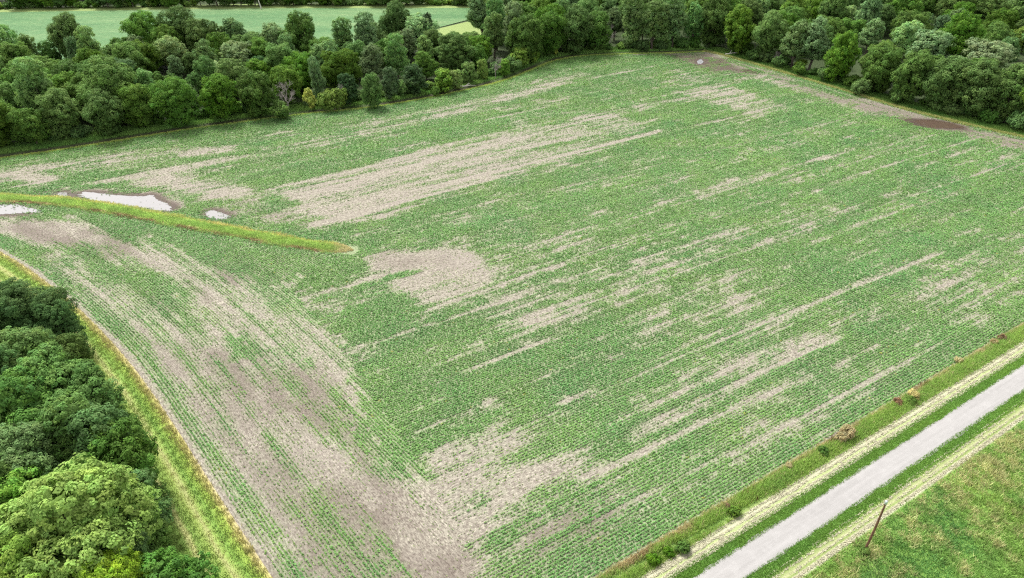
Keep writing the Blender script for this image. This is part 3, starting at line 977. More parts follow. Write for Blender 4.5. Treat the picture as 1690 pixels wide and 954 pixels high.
def build_berm():
    rs = np.random.RandomState(13)
    T = np.gradient(BERM, axis=0)
    T /= np.linalg.norm(T, axis=1, keepdims=True)
    Nn = np.stack([-T[:, 1], T[:, 0]], 1)
    s = np.concatenate([[0], np.cumsum(np.linalg.norm(np.diff(BERM, axis=0), axis=1))])
    L = s[-1]
    wd = 2.4 * np.sqrt(np.clip((L - s) / 6, 0, 1)) * (0.7 + 0.6 * fbm(s / 7, s * 0, 171))
    cs = np.linspace(-1, 1, 9)
    P = BERM[:, None] + Nn[:, None] * (cs[None, :, None] * wd[:, None, None])
    z = 0.02 + 0.35 * np.cos(cs * math.pi / 2)[None] * (wd[:, None] / 2.4)
    V = np.concatenate([P, z[..., None]], -1).reshape(-1, 3)
    A = np.broadcast_to(s[:, None], z.shape)
    B = cs[None] * wd[:, None]
    idx = np.arange(len(BERM) * 9).reshape(-1, 9)
    q = np.stack([idx[:-1, :-1], idx[1:, :-1], idx[1:, 1:], idx[:-1, 1:]], -1).reshape(-1, 4)
    m = verge_material('berm_cover', [(-2.6, (0.22, 0.15, 0.09)), (-1.5, (0.26, 0.2, 0.1)), (-1.0, (0.17, 0.25, 0.06)), (0.6, (0.2, 0.29, 0.07)), (1.5, (0.34, 0.36, 0.1)), (2.6, (0.3, 0.32, 0.08))], -2.6, 2.6, 0.4)
    struct('berm', make_mesh('berm', V, q, m, vec=np.stack([A.ravel(), B.ravel()], 1), smooth=True))
    n = 15000
    i = rs.randint(0, len(BERM), n)
    c = rs.uniform(-1, 1, n)
    b = fbm(s[i] / 3, c * 1.5, 175)
    cc = c + (b - 0.5) * 0.7
    near = (sstep(-0.5, -0.8, cc) * (0.35 + 0.65 * sstep(0.4, 0.6, fbm(s[i] / 5, c, 178))))[:, None]
    far = sstep(0.35, 0.7, cc)[:, None] * (0.55 + 0.45 * sstep(0.35, 0.55, fbm(s[i] / 8, c, 177)))[:, None]
    tip = sstep(L - 5, L - 1.5, s[i] + (b - 0.5) * 4)[:, None]
    g = np.array((0.36, 0.51, 0.14)) + (fbm(s[i] / 6, c, 179) - 0.5)[:, None] * np.array((0.14, 0.1, 0.03))
    col = g * (1 - near) + (np.array((0.26, 0.19, 0.1)) * (b[:, None] < 0.52) + np.array((0.5, 0.39, 0.22)) * (b[:, None] >= 0.52)) * near
    col = col * (0.75 + 0.5 * fbm(s[i] / 2, c * 2, 176))[:, None]
    col = col * (1 - far) + np.array((0.6, 0.55, 0.22)) * far
    col = col * (1 - tip) + np.array((0.55, 0.5, 0.27)) * tip
    P = BERM[i] + Nn[i] * (c * wd[i] * rs.uniform(0.95, 1.3, n))[:, None] + T[i] * rs.uniform(-0.5, 0.5, (n, 1))
    zz = 0.35 * np.cos(np.clip(c, -1, 1) * math.pi / 2) * wd[i] / 2.4
    blades(P, zz, 0.2 + 0.6 * np.clip(b - 0.15, 0, 1), 5, 0.06, col, rs, 'berm_grass', 'tall grass on the long low ridge that ends in the crop', 0.22)


def build_water():
    for (spots, kind), pg in zip(PUDDLES, PUD_G):
        n = len(pg)
        c = pg.mean(0)
        d = pg - c
        rr = 1 + 0.16 * (fbm(np.arange(n) / 2.5, np.arange(n) * 0.0, 181) - 0.5) * 2
        # sheet: rings from centre line
        ring = [c + d * rr[:, None] * k for k in (1.0, 0.66, 0.33)] + [np.repeat(c[None], n, 0)]
        V = np.concatenate(ring)
        idx = np.arange(4 * n).reshape(4, n)
        nx = np.roll(idx, -1, 1)
        q = np.stack([idx[:-1], nx[:-1], nx[1:], idx[1:]], -1).reshape(-1, 4)
        V = np.column_stack([V, np.full(len(V), 0.045)])
        struct('puddle', make_mesh('puddle', V, q, M[kind]))


def poly_sheet(name, pts, z, mat, step=8.0):
    P, q = soil_grid_of(np.asarray(pts), step)
    return make_mesh(name, np.column_stack([P, np.full(len(P), z)]), q, mat)


FARF = GP([(-420, 26), (0, 21), (300, 16), (430, 14.5), (782, 14), (786, 30), (720, 47), (640, 80), (430, 100), (0, 118), (-420, 150)])


def build_far():
    struct('far_field', poly_sheet('far_field', FARF, 0.25, M['far'], 6))
    e = verge_material('far_margin', [(0, (0.17, 0.225, 0.07)), (10, (0.15, 0.22, 0.07))], 0, 10, 2)
    struct('far_margin', poly_sheet('far_margin', GP([(-420, 19), (0, 14), (430, 7), (790, 6), (790, 15), (430, 15.5), (300, 17), (0, 22), (-420, 27)]), 0.2, e, 6))
    struct('far_meadow', poly_sheet('far_meadow', GP([(715, 50), (786, 33), (800, 40), (800, 70), (700, 80)]), 0.22, e, 4))


# ------------------------------------------------------------------ trees
def tube(pts, rad, sides=7):
    pts = np.asarray(pts, float)
    V, Fq = [], []
    for i, (p, r) in enumerate(zip(pts, rad)):
        d = pts[min(i + 1, len(pts) - 1)] - pts[max(i - 1, 0)]
        d /= np.linalg.norm(d) + 1e-9
        a = np.cross(d, (0.31, 0.9, 0.2))
        a /= np.linalg.norm(a)
        b = np.cross(d, a)
        for k in range(sides):
            t = 6.2832 * k / sides
            V.append(p + (a * math.cos(t) + b * math.sin(t)) * r)
    for i in range(len(pts) - 1):
        for k in range(sides):
            k2 = (k + 1) % sides
            Fq.append((i * sides + k, i * sides + k2, (i + 1) * sides + k2, (i + 1) * sides + k))
    return np.array(V), np.array(Fq)


def merge(parts):
    V, Fq, o = [], [], 0
    for v, f in parts:
        V.append(v)
        Fq.append(f + o)
        o += len(v)
    return np.concatenate(V), np.concatenate(Fq)


def limb(a, b, r0, r1, rs, n=5, wig=0.06):
    a, b = np.asarray(a, float), np.asarray(b, float)
    L = np.linalg.norm(b - a)
    t = np.linspace(0, 1, n)
    pts = a + (b - a) * t[:, None] + rs.normal(0, wig * L, (n, 3)) * (np.sin(t * math.pi))[:, None]
    return tube(pts, r0 + (r1 - r0) * t)


def tree_proto(seed, mat, R, z0, z1, nl, lobe, clump, leaf, dens, flat=0.75, shape='round', bark='bark', leafasp=0.55, gap=0.12):
    """trunk mesh and crown mesh; the crown is many leaf clumps on the surface of a few big lobes"""
    rs = np.random.RandomState(seed)
    zc, hz = (z0 + z1) / 2, (z1 - z0) / 2
    lobes = []
    for k in range(nl * 30):
        if len(lobes) >= nl:
            break
        p = rs.uniform(-1, 1, 3)
        if np.linalg.norm(p) > 1:
            continue
        if shape == 'cone':
            w = 1.05 - 0.75 * (p[2] * 0.5 + 0.5)
        elif shape == 'tall':
            w = 0.85 - 0.25 * p[2]
        elif shape == 'dome':
            w = 1.0 if p[2] < 0.2 else 1.0
            p[2] = p[2] if rs.rand() < 0.6 else abs(p[2])
        else:
            w = 1.0
        r = lobe * rs.uniform(0.6, 1.35)
        q = np.array([p[0] * w * max(R - r * 0.75, 0.15 * R), p[1] * w * max(R - r * 0.75, 0.15 * R), zc + p[2] * max(hz - r * 0.75, 0.1)])
        if all(np.linalg.norm((q - c)) > 0.62 * (r + s) * 0.9 for c, s in lobes):
            lobes.append((q, r))
    lobes.append((np.array([0, 0, zc - hz * 0.1]), min(R * 0.6, hz * 0.75)))
    Lc = np.array([c for c, _ in lobes])
    Lr = np.array([r for _, r in lobes])
    Cc, Cr, Cn = [], [], []
    for c, r in lobes:
        n = int(10.5 * r * r / (clump * clump))
        d = rs.normal(size=(n, 3))
        d /= np.linalg.norm(d, axis=1, keepdims=True)
        d = d[(d[:, 2] > -0.35) | (rs.rand(n) < 0.45)]
        p = c + d * r * rs.uniform(0.75, 1.22, (len(d), 1)) * np.array([1, 1, 0.9])
        inside = np.zeros(len(p), bool)
        for c2, r2 in lobes:
            if c2 is c:
                continue
            inside |= np.linalg.norm(p - c2, axis=1) < r2 * 0.86
        ok = (~inside) & (rs.rand(len(p)) > gap) & (p[:, 2] > 0.3)
        Cc.append(p[ok])
        Cn.append(d[ok])
    Cc, Cn = np.vstack(Cc), np.vstack(Cn)
    n = len(Cc)
    cr = clump * rs.uniform(0.6, 1.3, n)
    m = dens
    e = rs.normal(size=(n, m, 3))
    e /= np.linalg.norm(e, axis=2, keepdims=True)
    e = np.where(((e * Cn[:, None]).sum(2) < -0.3)[..., None], -e, e)
    rad = cr[:, None] * rs.uniform(0.55, 1.08, (n, m))
    C = Cc[:, None] + e * rad[..., None] * np.array([1, 1, flat])
    C[..., 2] -= 0.12 * rad
    nr = e * 0.9 + Cn[:, None] * 0.3 + np.array([0, 0, 0.3]) + rs.normal(0, 0.26, (n, m, 3))
    tone = rs.uniform(0.75, 1.25, (n, 1)) * rs.uniform(0.9, 1.1, (n, m))
    tint = np.stack([tone * rs.uniform(0.9, 1.12, (n, 1)), tone, tone * rs.uniform(0.85, 1.1, (n, 1))], -1)
    S = leaf * rs.uniform(0.7, 1.3, n * m)
    V1, F1 = leafy(C.reshape(-1, 3), nr.reshape(-1, 3), S, leafasp, rs)
    t1 = np.repeat(tint.reshape(-1, 3), 4, 0)
    # inner leaves that close the crown
    k = int(len(Lc) * 60)
    j = rs.randint(0, len(Lc), k)
    d = rs.normal(size=(k, 3))
    d /= np.linalg.norm(d, axis=1, keepdims=True)
    C2 = Lc[j] + d * (Lr[j] * rs.rand(k) ** 0.5 * 0.8)[:, None]
    C2 = C2[C2[:, 2] > 0.3]
    V2, F2 = leafy(C2, rs.normal(size=(len(C2), 3)), leaf * 2.4 * rs.uniform(0.7, 1.3, len(C2)), 0.7, rs)
    V, Fq = merge([(V1, F1), (V2, F2)])
    t = np.vstack([t1, np.full((len(V2), 3), 0.8)])
    crown = make_mesh('crown', V, Fq, mat, tint=t)
    # trunk and limbs
    tr = max(0.12, z1 * 0.018)
    parts = [limb((0, 0, -0.3), (rs.normal(0, 0.2), rs.normal(0, 0.2), zc), tr * 1.25, tr * 0.6, rs, 7, 0.02)]
    for c, r in lobes[:-1]:
        h0 = min(zc, max(z1 * 0.12, c[2] * rs.uniform(0.35, 0.65)))
        parts.append(limb((0, 0, h0), c + (c - np.array([0, 0, c[2]])) * 0.15, tr * 0.5, tr * 0.12, rs, 5, 0.05))
    Vt, Ft = merge(parts)
    trunk = make_mesh('trunk', Vt, Ft, M[bark], smooth=True)
    return trunk, crown


def bare_proto(seed, h, spread, mat, fan=3, levels=4):
    rs = np.random.RandomState(seed)
    trunk, twigs = [], []

    def grow(p, d, L, r, lev):
        e = p + d * L
        (trunk if lev == 0 else twigs).append(limb(p, e, r, r * 0.6, rs, 4, 0.05) if lev < 2 else limb(p, e, r, r * 0.5, rs, 3, 0.05))
        if lev >= levels:
            return
        for k in range(fan + (lev == 0) * 2):
            t = rs.uniform(0.45, 1.0)
            nd = d + rs.normal(0, spread, 3)
            nd[2] = abs(nd[2]) * 0.8 + 0.15
            nd /= np.linalg.norm(nd)
            grow(p + d * L * t, nd, L * rs.uniform(0.5, 0.75), r * 0.5, lev + 1)
    grow(np.array([0, 0, -0.2]), np.array([0.05, 0.02, 1.0]), h * 0.48, h * 0.022, 0)
    Vt, Ft = merge(trunk)
    Vb, Fb = merge(twigs)
    return make_mesh('trunk', Vt, Ft, mat, smooth=True), make_mesh('branches', Vb, Fb, mat, smooth=True)


def protos():
    P = {}
    W = lambda s, n=6.0: s
    P['walnut'] = [tree_proto(100 + k, M['walnut'], 7.9, 0.2, 19, 20, 2.7, 1.2, 0.27, 46, 0.8, 'dome' if k % 2 else 'round') for k in range(5)]
    P['cottonwood'] = [tree_proto(120 + k, M['cotton'], 5.4, 2.0, 22, 13, 2.5, 0.95, 0.3, 24, 0.9, 'tall', gap=0.25) for k in range(3)]
    P['pale'] = [tree_proto(130 + k, M['pale'], 5.6, 1.5, 16, 10, 2.7, 0.9, 0.28, 26, 0.8, 'dome') for k in range(2)]
    P['dark'] = [tree_proto(140 + k, M['dark'], 4.2, 0.4, 13, 9, 2.0, 0.8, 0.26, 26, 0.7, 'cone', gap=0.1) for k in range(2)]
    P['lime'] = [tree_proto(150 + k, M['lime'], 2.7, 0.5, 8.5, 7, 1.4, 0.6, 0.22, 26, 0.8, 'tall', gap=0.2) for k in range(2)]
    P['yellow'] = [tree_proto(160, M['yellow'], 1.7, 0.5, 6.5, 6, 0.95, 0.5, 0.2, 20, 0.8, 'tall', gap=0.35)]
    P['shrub'] = [tree_proto(170 + k, M['mid'], 2.6, 0.0, 3.4, 6, 1.2, 0.55, 0.2, 22, 0.8, 'dome', gap=0.15) for k in range(2)]
    P['limeshrub'] = [tree_proto(174, M['lime'], 2.6, 0.0, 4.2, 7, 1.2, 0.55, 0.2, 22, 0.8, 'dome', gap=0.2)]
    P['dead'] = [bare_proto(180 + k, 8, 0.42, M['deadwood'], 4) for k in range(2)]
    near = dict(clump=0.75, leaf=0.2, dens=44)
    P['bright'] = [tree_proto(200, M['bright'], 8.6, 1.5, 17.5, 22, 2.8, flat=0.75, shape='dome', **near)]
    P['lightnear'] = [tree_proto(206, M['lime'], 5.6, 1.0, 14, 13, 2.1, flat=0.8, shape='round', **near)]
    P['deep'] = [tree_proto(210, M['deep'], 6.6, 0.8, 16, 14, 2.5, flat=0.65, shape='round', leafasp=0.35, **near)]
    P['blue'] = [tree_proto(220 + k, M['blue'], 6.0, 1.0, 16, 13, 2.3, flat=0.75, shape='dome', **near) for k in range(3)]
    P['mid'] = [tree_proto(230 + k, M['mid'], 5.5, 1.0, 14.5, 12, 2.1, flat=0.75, shape='round', **near) for k in range(2)]
    P['olive'] = [tree_proto(240, M['olive'], 5.0, 0.6, 14.5, 12, 1.9, flat=0.8, shape='round', **near)]
    P['straw'] = [tree_proto(250, M['straw'], 0.9, 0.0, 1.35, 5, 0.42, 0.26, 0.1, 24, 1.0, 'dome', leafasp=0.3)]
    P['rust'] = [tree_proto(252, M['rust'], 0.8, 0.0, 1.15, 5, 0.38, 0.24, 0.1, 20, 1.0, 'dome', leafasp=0.3)]
    P['weed'] = [tree_proto(254, M['olive'], 0.8, 0.0, 1.15, 5, 0.4, 0.26, 0.11, 24, 0.9, 'dome')]
    return P


KIND = {  # proto -> object name, category, how it looks, nominal height
    'walnut': ('broadleaf_tree', 'tree', 'rounded dark green tree', 19.0),
    'cottonwood': ('cottonwood_tree', 'cottonwood tree', 'tall grey-green cottonwood', 22.0),
    'pale': ('willow_tree', 'willow tree', 'pale silvery green tree', 16.0),
    'dark': ('maple_tree', 'maple tree', 'dense blue-green tree', 13.0),
    'lime': ('young_tree', 'young tree', 'slim light green young tree', 8.5),
    'yellow': ('yellow_sapling', 'sapling', 'small yellow leaved sapling', 6.5),
    'shrub': ('shrub', 'shrub', 'low green shrub', 3.4),
    'limeshrub': ('shrub', 'shrub', 'low yellow-green shrub', 4.2),
    'dead': ('dead_tree', 'dead tree', 'bare grey dead tree', 8.0),
    'lightnear': ('ash_tree', 'tree', 'light green full tree', 14.0),
    'bright': ('ash_tree', 'tree', 'bright yellow-green tree', 17.5),
    'deep': ('locust_tree', 'tree', 'feathery deep green tree', 16.0),
    'blue': ('maple_tree', 'maple tree', 'bluish green full tree', 16.0),
    'mid': ('elm_tree', 'tree', 'mid green bushy tree', 14.5),
    'olive': ('mulberry_tree', 'tree', 'olive green leafy tree', 14.5),
    'straw': ('dry_shrub', 'dry weeds', 'dry straw-coloured clump of weeds', 1.3),
    'rust': ('dry_shrub', 'dry weeds', 'rusty brown dead clump of weeds', 1.1),
    'weed': ('weed_clump', 'weeds', 'leafy green clump of weeds', 1.1),
}
PLANTS = []       # every standing plant: dict


def plant(kind, xy, h=None, wide=1.0, region='', row='', label=None, rot=None):
    PLANTS.append(dict(kind=kind, xy=np.asarray(xy, float), h=h, wide=wide, region=region, row=row, label=label, rot=rot))


def survey_trees():
    rs = np.random.RandomState(21)

    def stand(kind, base, top_y, wide=1.0, **kw):
        b = G(*base)
        plant(kind, b, height_at(b, top_y), wide, **kw)

    def crown_at(kind, spot, h, wide=1.0, frac=0.97, **kw):
        plant(kind, G(spot[0], spot[1], h * frac), h, wide, **kw)

    A = 'wood between two fields'
    # front of the wood between the fields, from the picture's left
    for bx, by, ty, kd, wd in ((-70, 252, 170, 'walnut', 1), (0, 244, 160, 'walnut', 1), (62, 238, 172, 'walnut', 0.9), (110, 226, 146, 'walnut', 1), (185, 222, 150, 'walnut', 1), (240, 210, 132, 'walnut', 0.95),
                               (300, 208, 130, 'walnut', 1), (370, 196, 116, 'walnut', 1), (432, 190, 112, 'walnut', 0.95), (478, 172, 104, 'walnut', 0.8)):
        stand(kd, (bx, by), ty, wd, region=A, row='front row')
    stand('dead', (478, 188), 134, 1.0, label='bare grey dead tree beside the yellow sapling at the wood edge')
    stand('yellow', (514, 181), 141, 1.0, label='small bright yellow sapling at the foot of the dark wood')
    stand('cottonwood', (531, 172), 97, 0.62, label='slim grey-green tree rising right behind the yellow sapling')
    stand('limeshrub', (556, 181), 142, 1.0, label='yellow-green shrub with dead twigs on the bank after the yellow sapling')
    stand('dead', (561, 180), 136, 0.5, label='thin dead stem poking out of a yellow-green shrub on the bank')
    stand('dark', (578, 174), 116, 0.95, label='blue-green conical tree touching the yellow-green shrub')
    stand('walnut', (616, 178), 117, 0.62, label='layered mid green tree leaning over the ditch bank')
    stand('dark', (646, 164), 104, 0.8, label='blue-green tree close behind the layered mid green tree')
    stand('lime', (664, 160), 130, 0.9, label='small light green tree between two blue-green trees on the bank')
    stand('dark', (686, 156), 101, 1.25, label='broadest blue-green tree standing on the grassy bank')
    stand('lime', (733, 151), 110, 1.35, label='yellow-green leaning tree next to the bleached fallen branches')
    stand('lime', (752, 148), 112, 1.1, label='yellow-green tree touching the bleached fallen branches')
    stand('lime', (776, 138), 99, 1.0, label='slender light green tree behind the bleached fallen branches')
    stand('lime', (798, 132), 94, 0.8, label='slim light green tree beside the purplish dead tree')
    stand('dead', (817, 130), 93, 0.8, label='purplish grey dead tree among light green young trees')
    stand('lime', (834, 126), 95, 1.0, label='light green young tree just past the purplish dead tree')
    stand('shrub', (845, 120), 96, 1.0, label='green shrub on the bank where the dark ditch widens')
    stand('lime', (858, 113), 74, 1.3, label='light green young tree in front of the dark wood by the wide ditch')
    stand('limeshrub', (880, 104), 82, 1.0, label='brownish green shrub beneath the dark trees near the ditch bend')
    stand('yellow', (917, 91), 72, 0.7, label='tiny golden tree at the foot of dark trees near the ditch bend')
    stand('dead', (1006, 78), 40, 0.9, label='bare grey dead tree by the grassy gap at the far field edge')
    stand('shrub', (470, 196), 168, 1.0, label='low green shrub at the foot of the dead tree')
    stand('shrub', (720, 158), 143, 0.7, label='little green shrub on the bank below the broadest blue-green tree')
    for line, reg, a0, b0 in ((TOP, A, G(-60, 270)[0], G(440, 196)[0]), (TOP, A, G(500, 189)[0], G(840, 131)[0]), (TOP, 'wood behind field corner', G(850, 130)[0], G(1150, 86)[0]), (RIGHT, 'wood beside muddy field edge', G(1200, 93)[0], G(1720, 235)[0])):
        T = np.gradient(line, axis=0)
        T /= np.linalg.norm(T, axis=1, keepdims=True)
        No = np.stack([-T[:, 1], T[:, 0]], 1)
        k = 0
        while k < len(line):
            if a0 < line[k][0] < b0:
                q = line[k] + No[k] * rs.uniform(8.0, 11.0)
                if all(np.hypot(*(q - p['xy'])) > 2.6 for p in PLANTS):
                    plant(rs.choice(['shrub', 'shrub', 'shrub', 'limeshrub']), q, rs.uniform(2.2, 5.0), rs.uniform(0.9, 1.3), region=reg, row='front row')
            k += rs.randint(2, 5)
    # trees marked by their own look
    for x, ty, kd, h, wd, lab in (
            (272, 58, 'pale', 16, 1.1, 'pale silvery round tree in the middle of the wood between the fields'),
            (385, 66, 'pale', 15, 1.2, 'pale light green round tree right of the silvery one in the wood'),
            (690, 22, 'pale', 18, 1.2, 'pale feathery tree against the far pale field'),
            (645, 6, 'walnut', 21, 0.85, 'dark tall tree standing up against the far pale field'),
            (705, 16, 'dark', 19, 0.7, 'dark narrow tree right of the pale feathery tree'),
            (140, 48, 'cottonwood', 20, 0.9, 'thin pale tree standing clear of the wood at far field edge'),
            (112, 52, 'cottonwood', 19, 0.6, 'thin wispy tree leftmost beside the gap to the far field'),
            (228, 16, 'walnut', 23, 1.05, 'tallest broad tree rising against the far field'),
            (330, 28, 'walnut', 20, 1.0, 'broad tree with shaded top near the far field, right of the tallest'),
            (378, 22, 'cottonwood', 21, 1.1, 'grey-green tree with a high pointed top near the far field'),
            (445, 30, 'cottonwood', 20, 1.2, 'grey-green full tree at the back of the wood near far field'),
            (500, 48, 'lime', 12, 1.3, 'light green small tree at the back of the wood'),
            (560, 35, 'cottonwood', 19, 1.0, 'yellowish grey-green tree before the far field'),
            (600, 26, 'cottonwood', 20, 1.0, 'grey-green tree just left of the dark tall one'),
            (610, 66, 'cottonwood', 18, 1.0, 'bushy grey-green tree in mid wood'),
            (850, 10, 'cottonwood', 23, 1.0, 'tall pale cottonwood at the right end of the far field'),
            (815, 14, 'cottonwood', 21, 0.9, 'pale cottonwood touching the corner of the far field'),
            (20, 72, 'lime', 13, 1.8, 'low pale tree at the back of the wood by the left photo edge'),
            (70, 66, 'mid', 14, 1.0, 'bushy mid green tree at the back of the wood near the left edge')):
        crown_at(kd, (x, ty), h, wd, label=lab)
    B = 'wood behind field corner'
    for bx, by, ty, kd, wd in ((865, 104, 20, 'walnut', 1), (905, 92, 14, 'walnut', 1), (948, 88, 10, 'walnut', 1), (982, 84, 12, 'walnut', 0.9),
                               (1045, 80, -10, 'cottonwood', 1.1), (1075, 82, -12, 'cottonwood', 1.1), (1110, 79, -14, 'cottonwood', 1.1), (1140, 78, -8, 'cottonwood', 0.9), (1170, 76, -10, 'walnut', 0.9)):
        stand(kd, (bx, by), ty, wd, region=B, row='front row')
    for bx, by, ty in ((1035, 80, 66), (1060, 84, 66), (1090, 83, 68), (1125, 80, 62), (1145, 79, 60), (1178, 76, 50)):
        stand('shrub', (bx, by), ty, 0.9, region=B, row='front row')
    C = 'wood beside muddy field edge'
    for bx, by, ty, kd, wd in ((1215, 88, 8, 'walnut', 0.95), (1262, 98, 20, 'walnut', 0.9), (1305, 112, 22, 'cottonwood', 1.1), (1335, 116, 18, 'cottonwood', 1.1), (1378, 134, 50, 'walnut', 0.85),
                               (1440, 150, 68, 'walnut', 1), (1490, 165, 74, 'walnut', 0.95), (1545, 178, 84, 'walnut', 1), (1600, 190, 92, 'walnut', 1), (1655, 200, 98, 'walnut', 1), (1715, 216, 110, 'walnut', 1)):
        stand(kd, (bx, by), ty, wd, region=C, row='front row')
    for bx, by, ty in ((1240, 100, 82), (1285, 112, 92), (1320, 124, 104), (1360, 134, 112), (1420, 156, 130), (1475, 170, 148), (1570, 192, 172), (1625, 202, 180), (1680, 214, 184)):
        stand('shrub', (bx, by), ty, 0.9, region=C, row='front row')
    stand('dead', (1277, 108), 84, 0.8, label='small grey dead tree at the muddy wood edge before tall cottonwoods')
    stand('limeshrub', (1263, 104), 94, 0.7, label='yellowish shrub beside the small grey dead tree at the muddy edge')
    crown_at('pale', (1548, 48), 17, 1.3, label='silvery white-green tree in the wood beside muddy field edge')
    crown_at('pale', (1640, 64), 17, 1.5, label='yellowish pale round tree in the wood near the silvery one')
    # ---- fill the woods behind the front rows
    taken = [(p['xy'], 4.5 if p['kind'] in ('walnut', 'cottonwood', 'pale') else 2.0) for p in PLANTS]
    front = np.vstack([TOP, RIGHT[1:]])

    def fill(poly, region, spacing, mix, n=6000, hscale=1.0, maxh=99):
        lo, hi = poly.min(0), poly.max(0)
        Q = rs.uniform(lo, hi, (n, 2))
        Q = Q[psd(Q, poly) > 0]
        d, _ = line_coord(Q, front)
        for q, dd in zip(Q, d):
            if dd < 13 and psd(q[None], FIELD)[0] > -200 and region[5] != '!':
                if dd < 12:
                    continue
            kd = rs.choice(list(mix), p=np.array(list(mix.values())) / sum(mix.values()))
            h = KIND[kd][3] * rs.uniform(0.74, 1.16) * hscale
            px, py = proj(q[0], q[1], h)
            bx, by = proj(q[0], q[1], 2)
            if px < -70 or px > 1760 or by < -6:
                continue
            if any(np.hypot(*(q - t)) < max(r + spacing * 0.5, spacing * 0.72) for t, r in taken[:len(PLANTS)]) or \
               any(np.hypot(*(q - t)) < spacing for t in fills):
                continue
            fills.append(q)
            dep = dd
            row = 'second row' if dep < 22 else 'third row' if dep < 34 else 'fourth row' if dep < 48 else 'fifth row' if dep < 64 else 'sixth row' if dep < 82 else 'back rows'
            plant(kd, q, h, rs.uniform(0.88, 1.12), region=region, row=row)
    fills = []
    backA = GP([(-90, 140), (30, 128), (95, 118), (150, 112), (235, 100), (330, 100), (400, 98), (480, 110), (560, 105), (640, 88), (700, 84), (760, 72), (805, 62)])
    fr = TOP[(TOP[:, 0] < G(835, 134)[0])]
    polyA = np.vstack([fr, backA[::-1]])
    fill(polyA, A, 10.2, {'walnut': 5, 'cottonwood': 1.6, 'pale': 0.4, 'dark': 0.6, 'mid': 1.6, 'lightnear': 0.6})
    polyB = np.vstack([TOP[TOP[:, 0] > G(800, 140)[0]], GP([(1190, 86), (1215, -30), (1300, -75), (820, -75), (808, 10), (802, 60)])])
    fill(polyB, B, 11.5, {'walnut': 5, 'cottonwood': 2, 'mid': 1.5, 'lightnear': 0.4})
    polyC = np.vstack([RIGHT, GP([(2050, 200), (1850, 60), (1850, -75), (1300, -75), (1215, -30)])])
    # a sunken line through the right-hand wood stays lower and open
    fill(polyC, C, 11.8, {'walnut': 6, 'cottonwood': 0.9, 'pale': 0.5, 'dark': 0.5, 'mid': 1.8, 'lightnear': 0.7})
    # trees that stand out in the photograph keep a clear view over their neighbours
    for p in PLANTS:
        if p['label'] and p['h'] > 11 and p['kind'] in ('pale', 'cottonwood', 'walnut', 'dark', 'mid') and p['xy'][1] > 150:
            sx, sy = proj(p['xy'][0], p['xy'][1], p['h'])
            for q in PLANTS:
                if q['label'] is None and q['row'] != 'front row' and q['xy'][1] < p['xy'][1] - 3:
                    qx, qy = proj(q['xy'][0], q['xy'][1], q['h'])
                    if abs(qx - sx) < 38 and qy < sy + 30 and qy > sy - 45:
                        q['h'] = max(9.0, height_at(q['xy'], sy + 30))
    for q in PLANTS:
        if q['label'] is None and q['row'] != 'front row':
            qx, qy = proj(q['xy'][0], q['xy'][1], q['h'])
            if 712 < qx < 792 and qy < 52 and proj(q['xy'][0], q['xy'][1], 0)[1] > 62:
                q['h'] = max(7.0, height_at(q['xy'], 54))
    # ---- tree line beyond the pale far field
    E = 'tree line beyond far field'
    x = -60.0
    k = 0
    while x < 800:
        by = 16 - 5 * (x / 430) if x < 430 else 10.5
        kd = rs.choice(['walnut', 'mid', 'limeshrub', 'lime', 'shrub'], p=[0.2, 0.15, 0.28, 0.15, 0.22])
        hh = KIND[kd][3] * rs.uniform(0.8, 1.1) * (0.72 if kd == 'walnut' else 1)
        q = G(x, by) + np.array([0, rs.uniform(2, 5)])
        plant(kd, q, hh, rs.uniform(0.9, 1.2), region=E, row='front row')
        x += rs.uniform(9, 16) if kd in ('walnut', 'mid') else rs.uniform(6, 11)
    x = -60.0
    while x < 810:
        by = 8 - 6 * (x / 430) if x < 430 else 2
        q = G(x, by) + np.array([0, rs.uniform(8, 14)])
        plant(rs.choice(['walnut', 'walnut', 'cottonwood']), q, rs.uniform(14, 18), 1.0, region=E, row='back row')
        x += rs.uniform(19, 28)
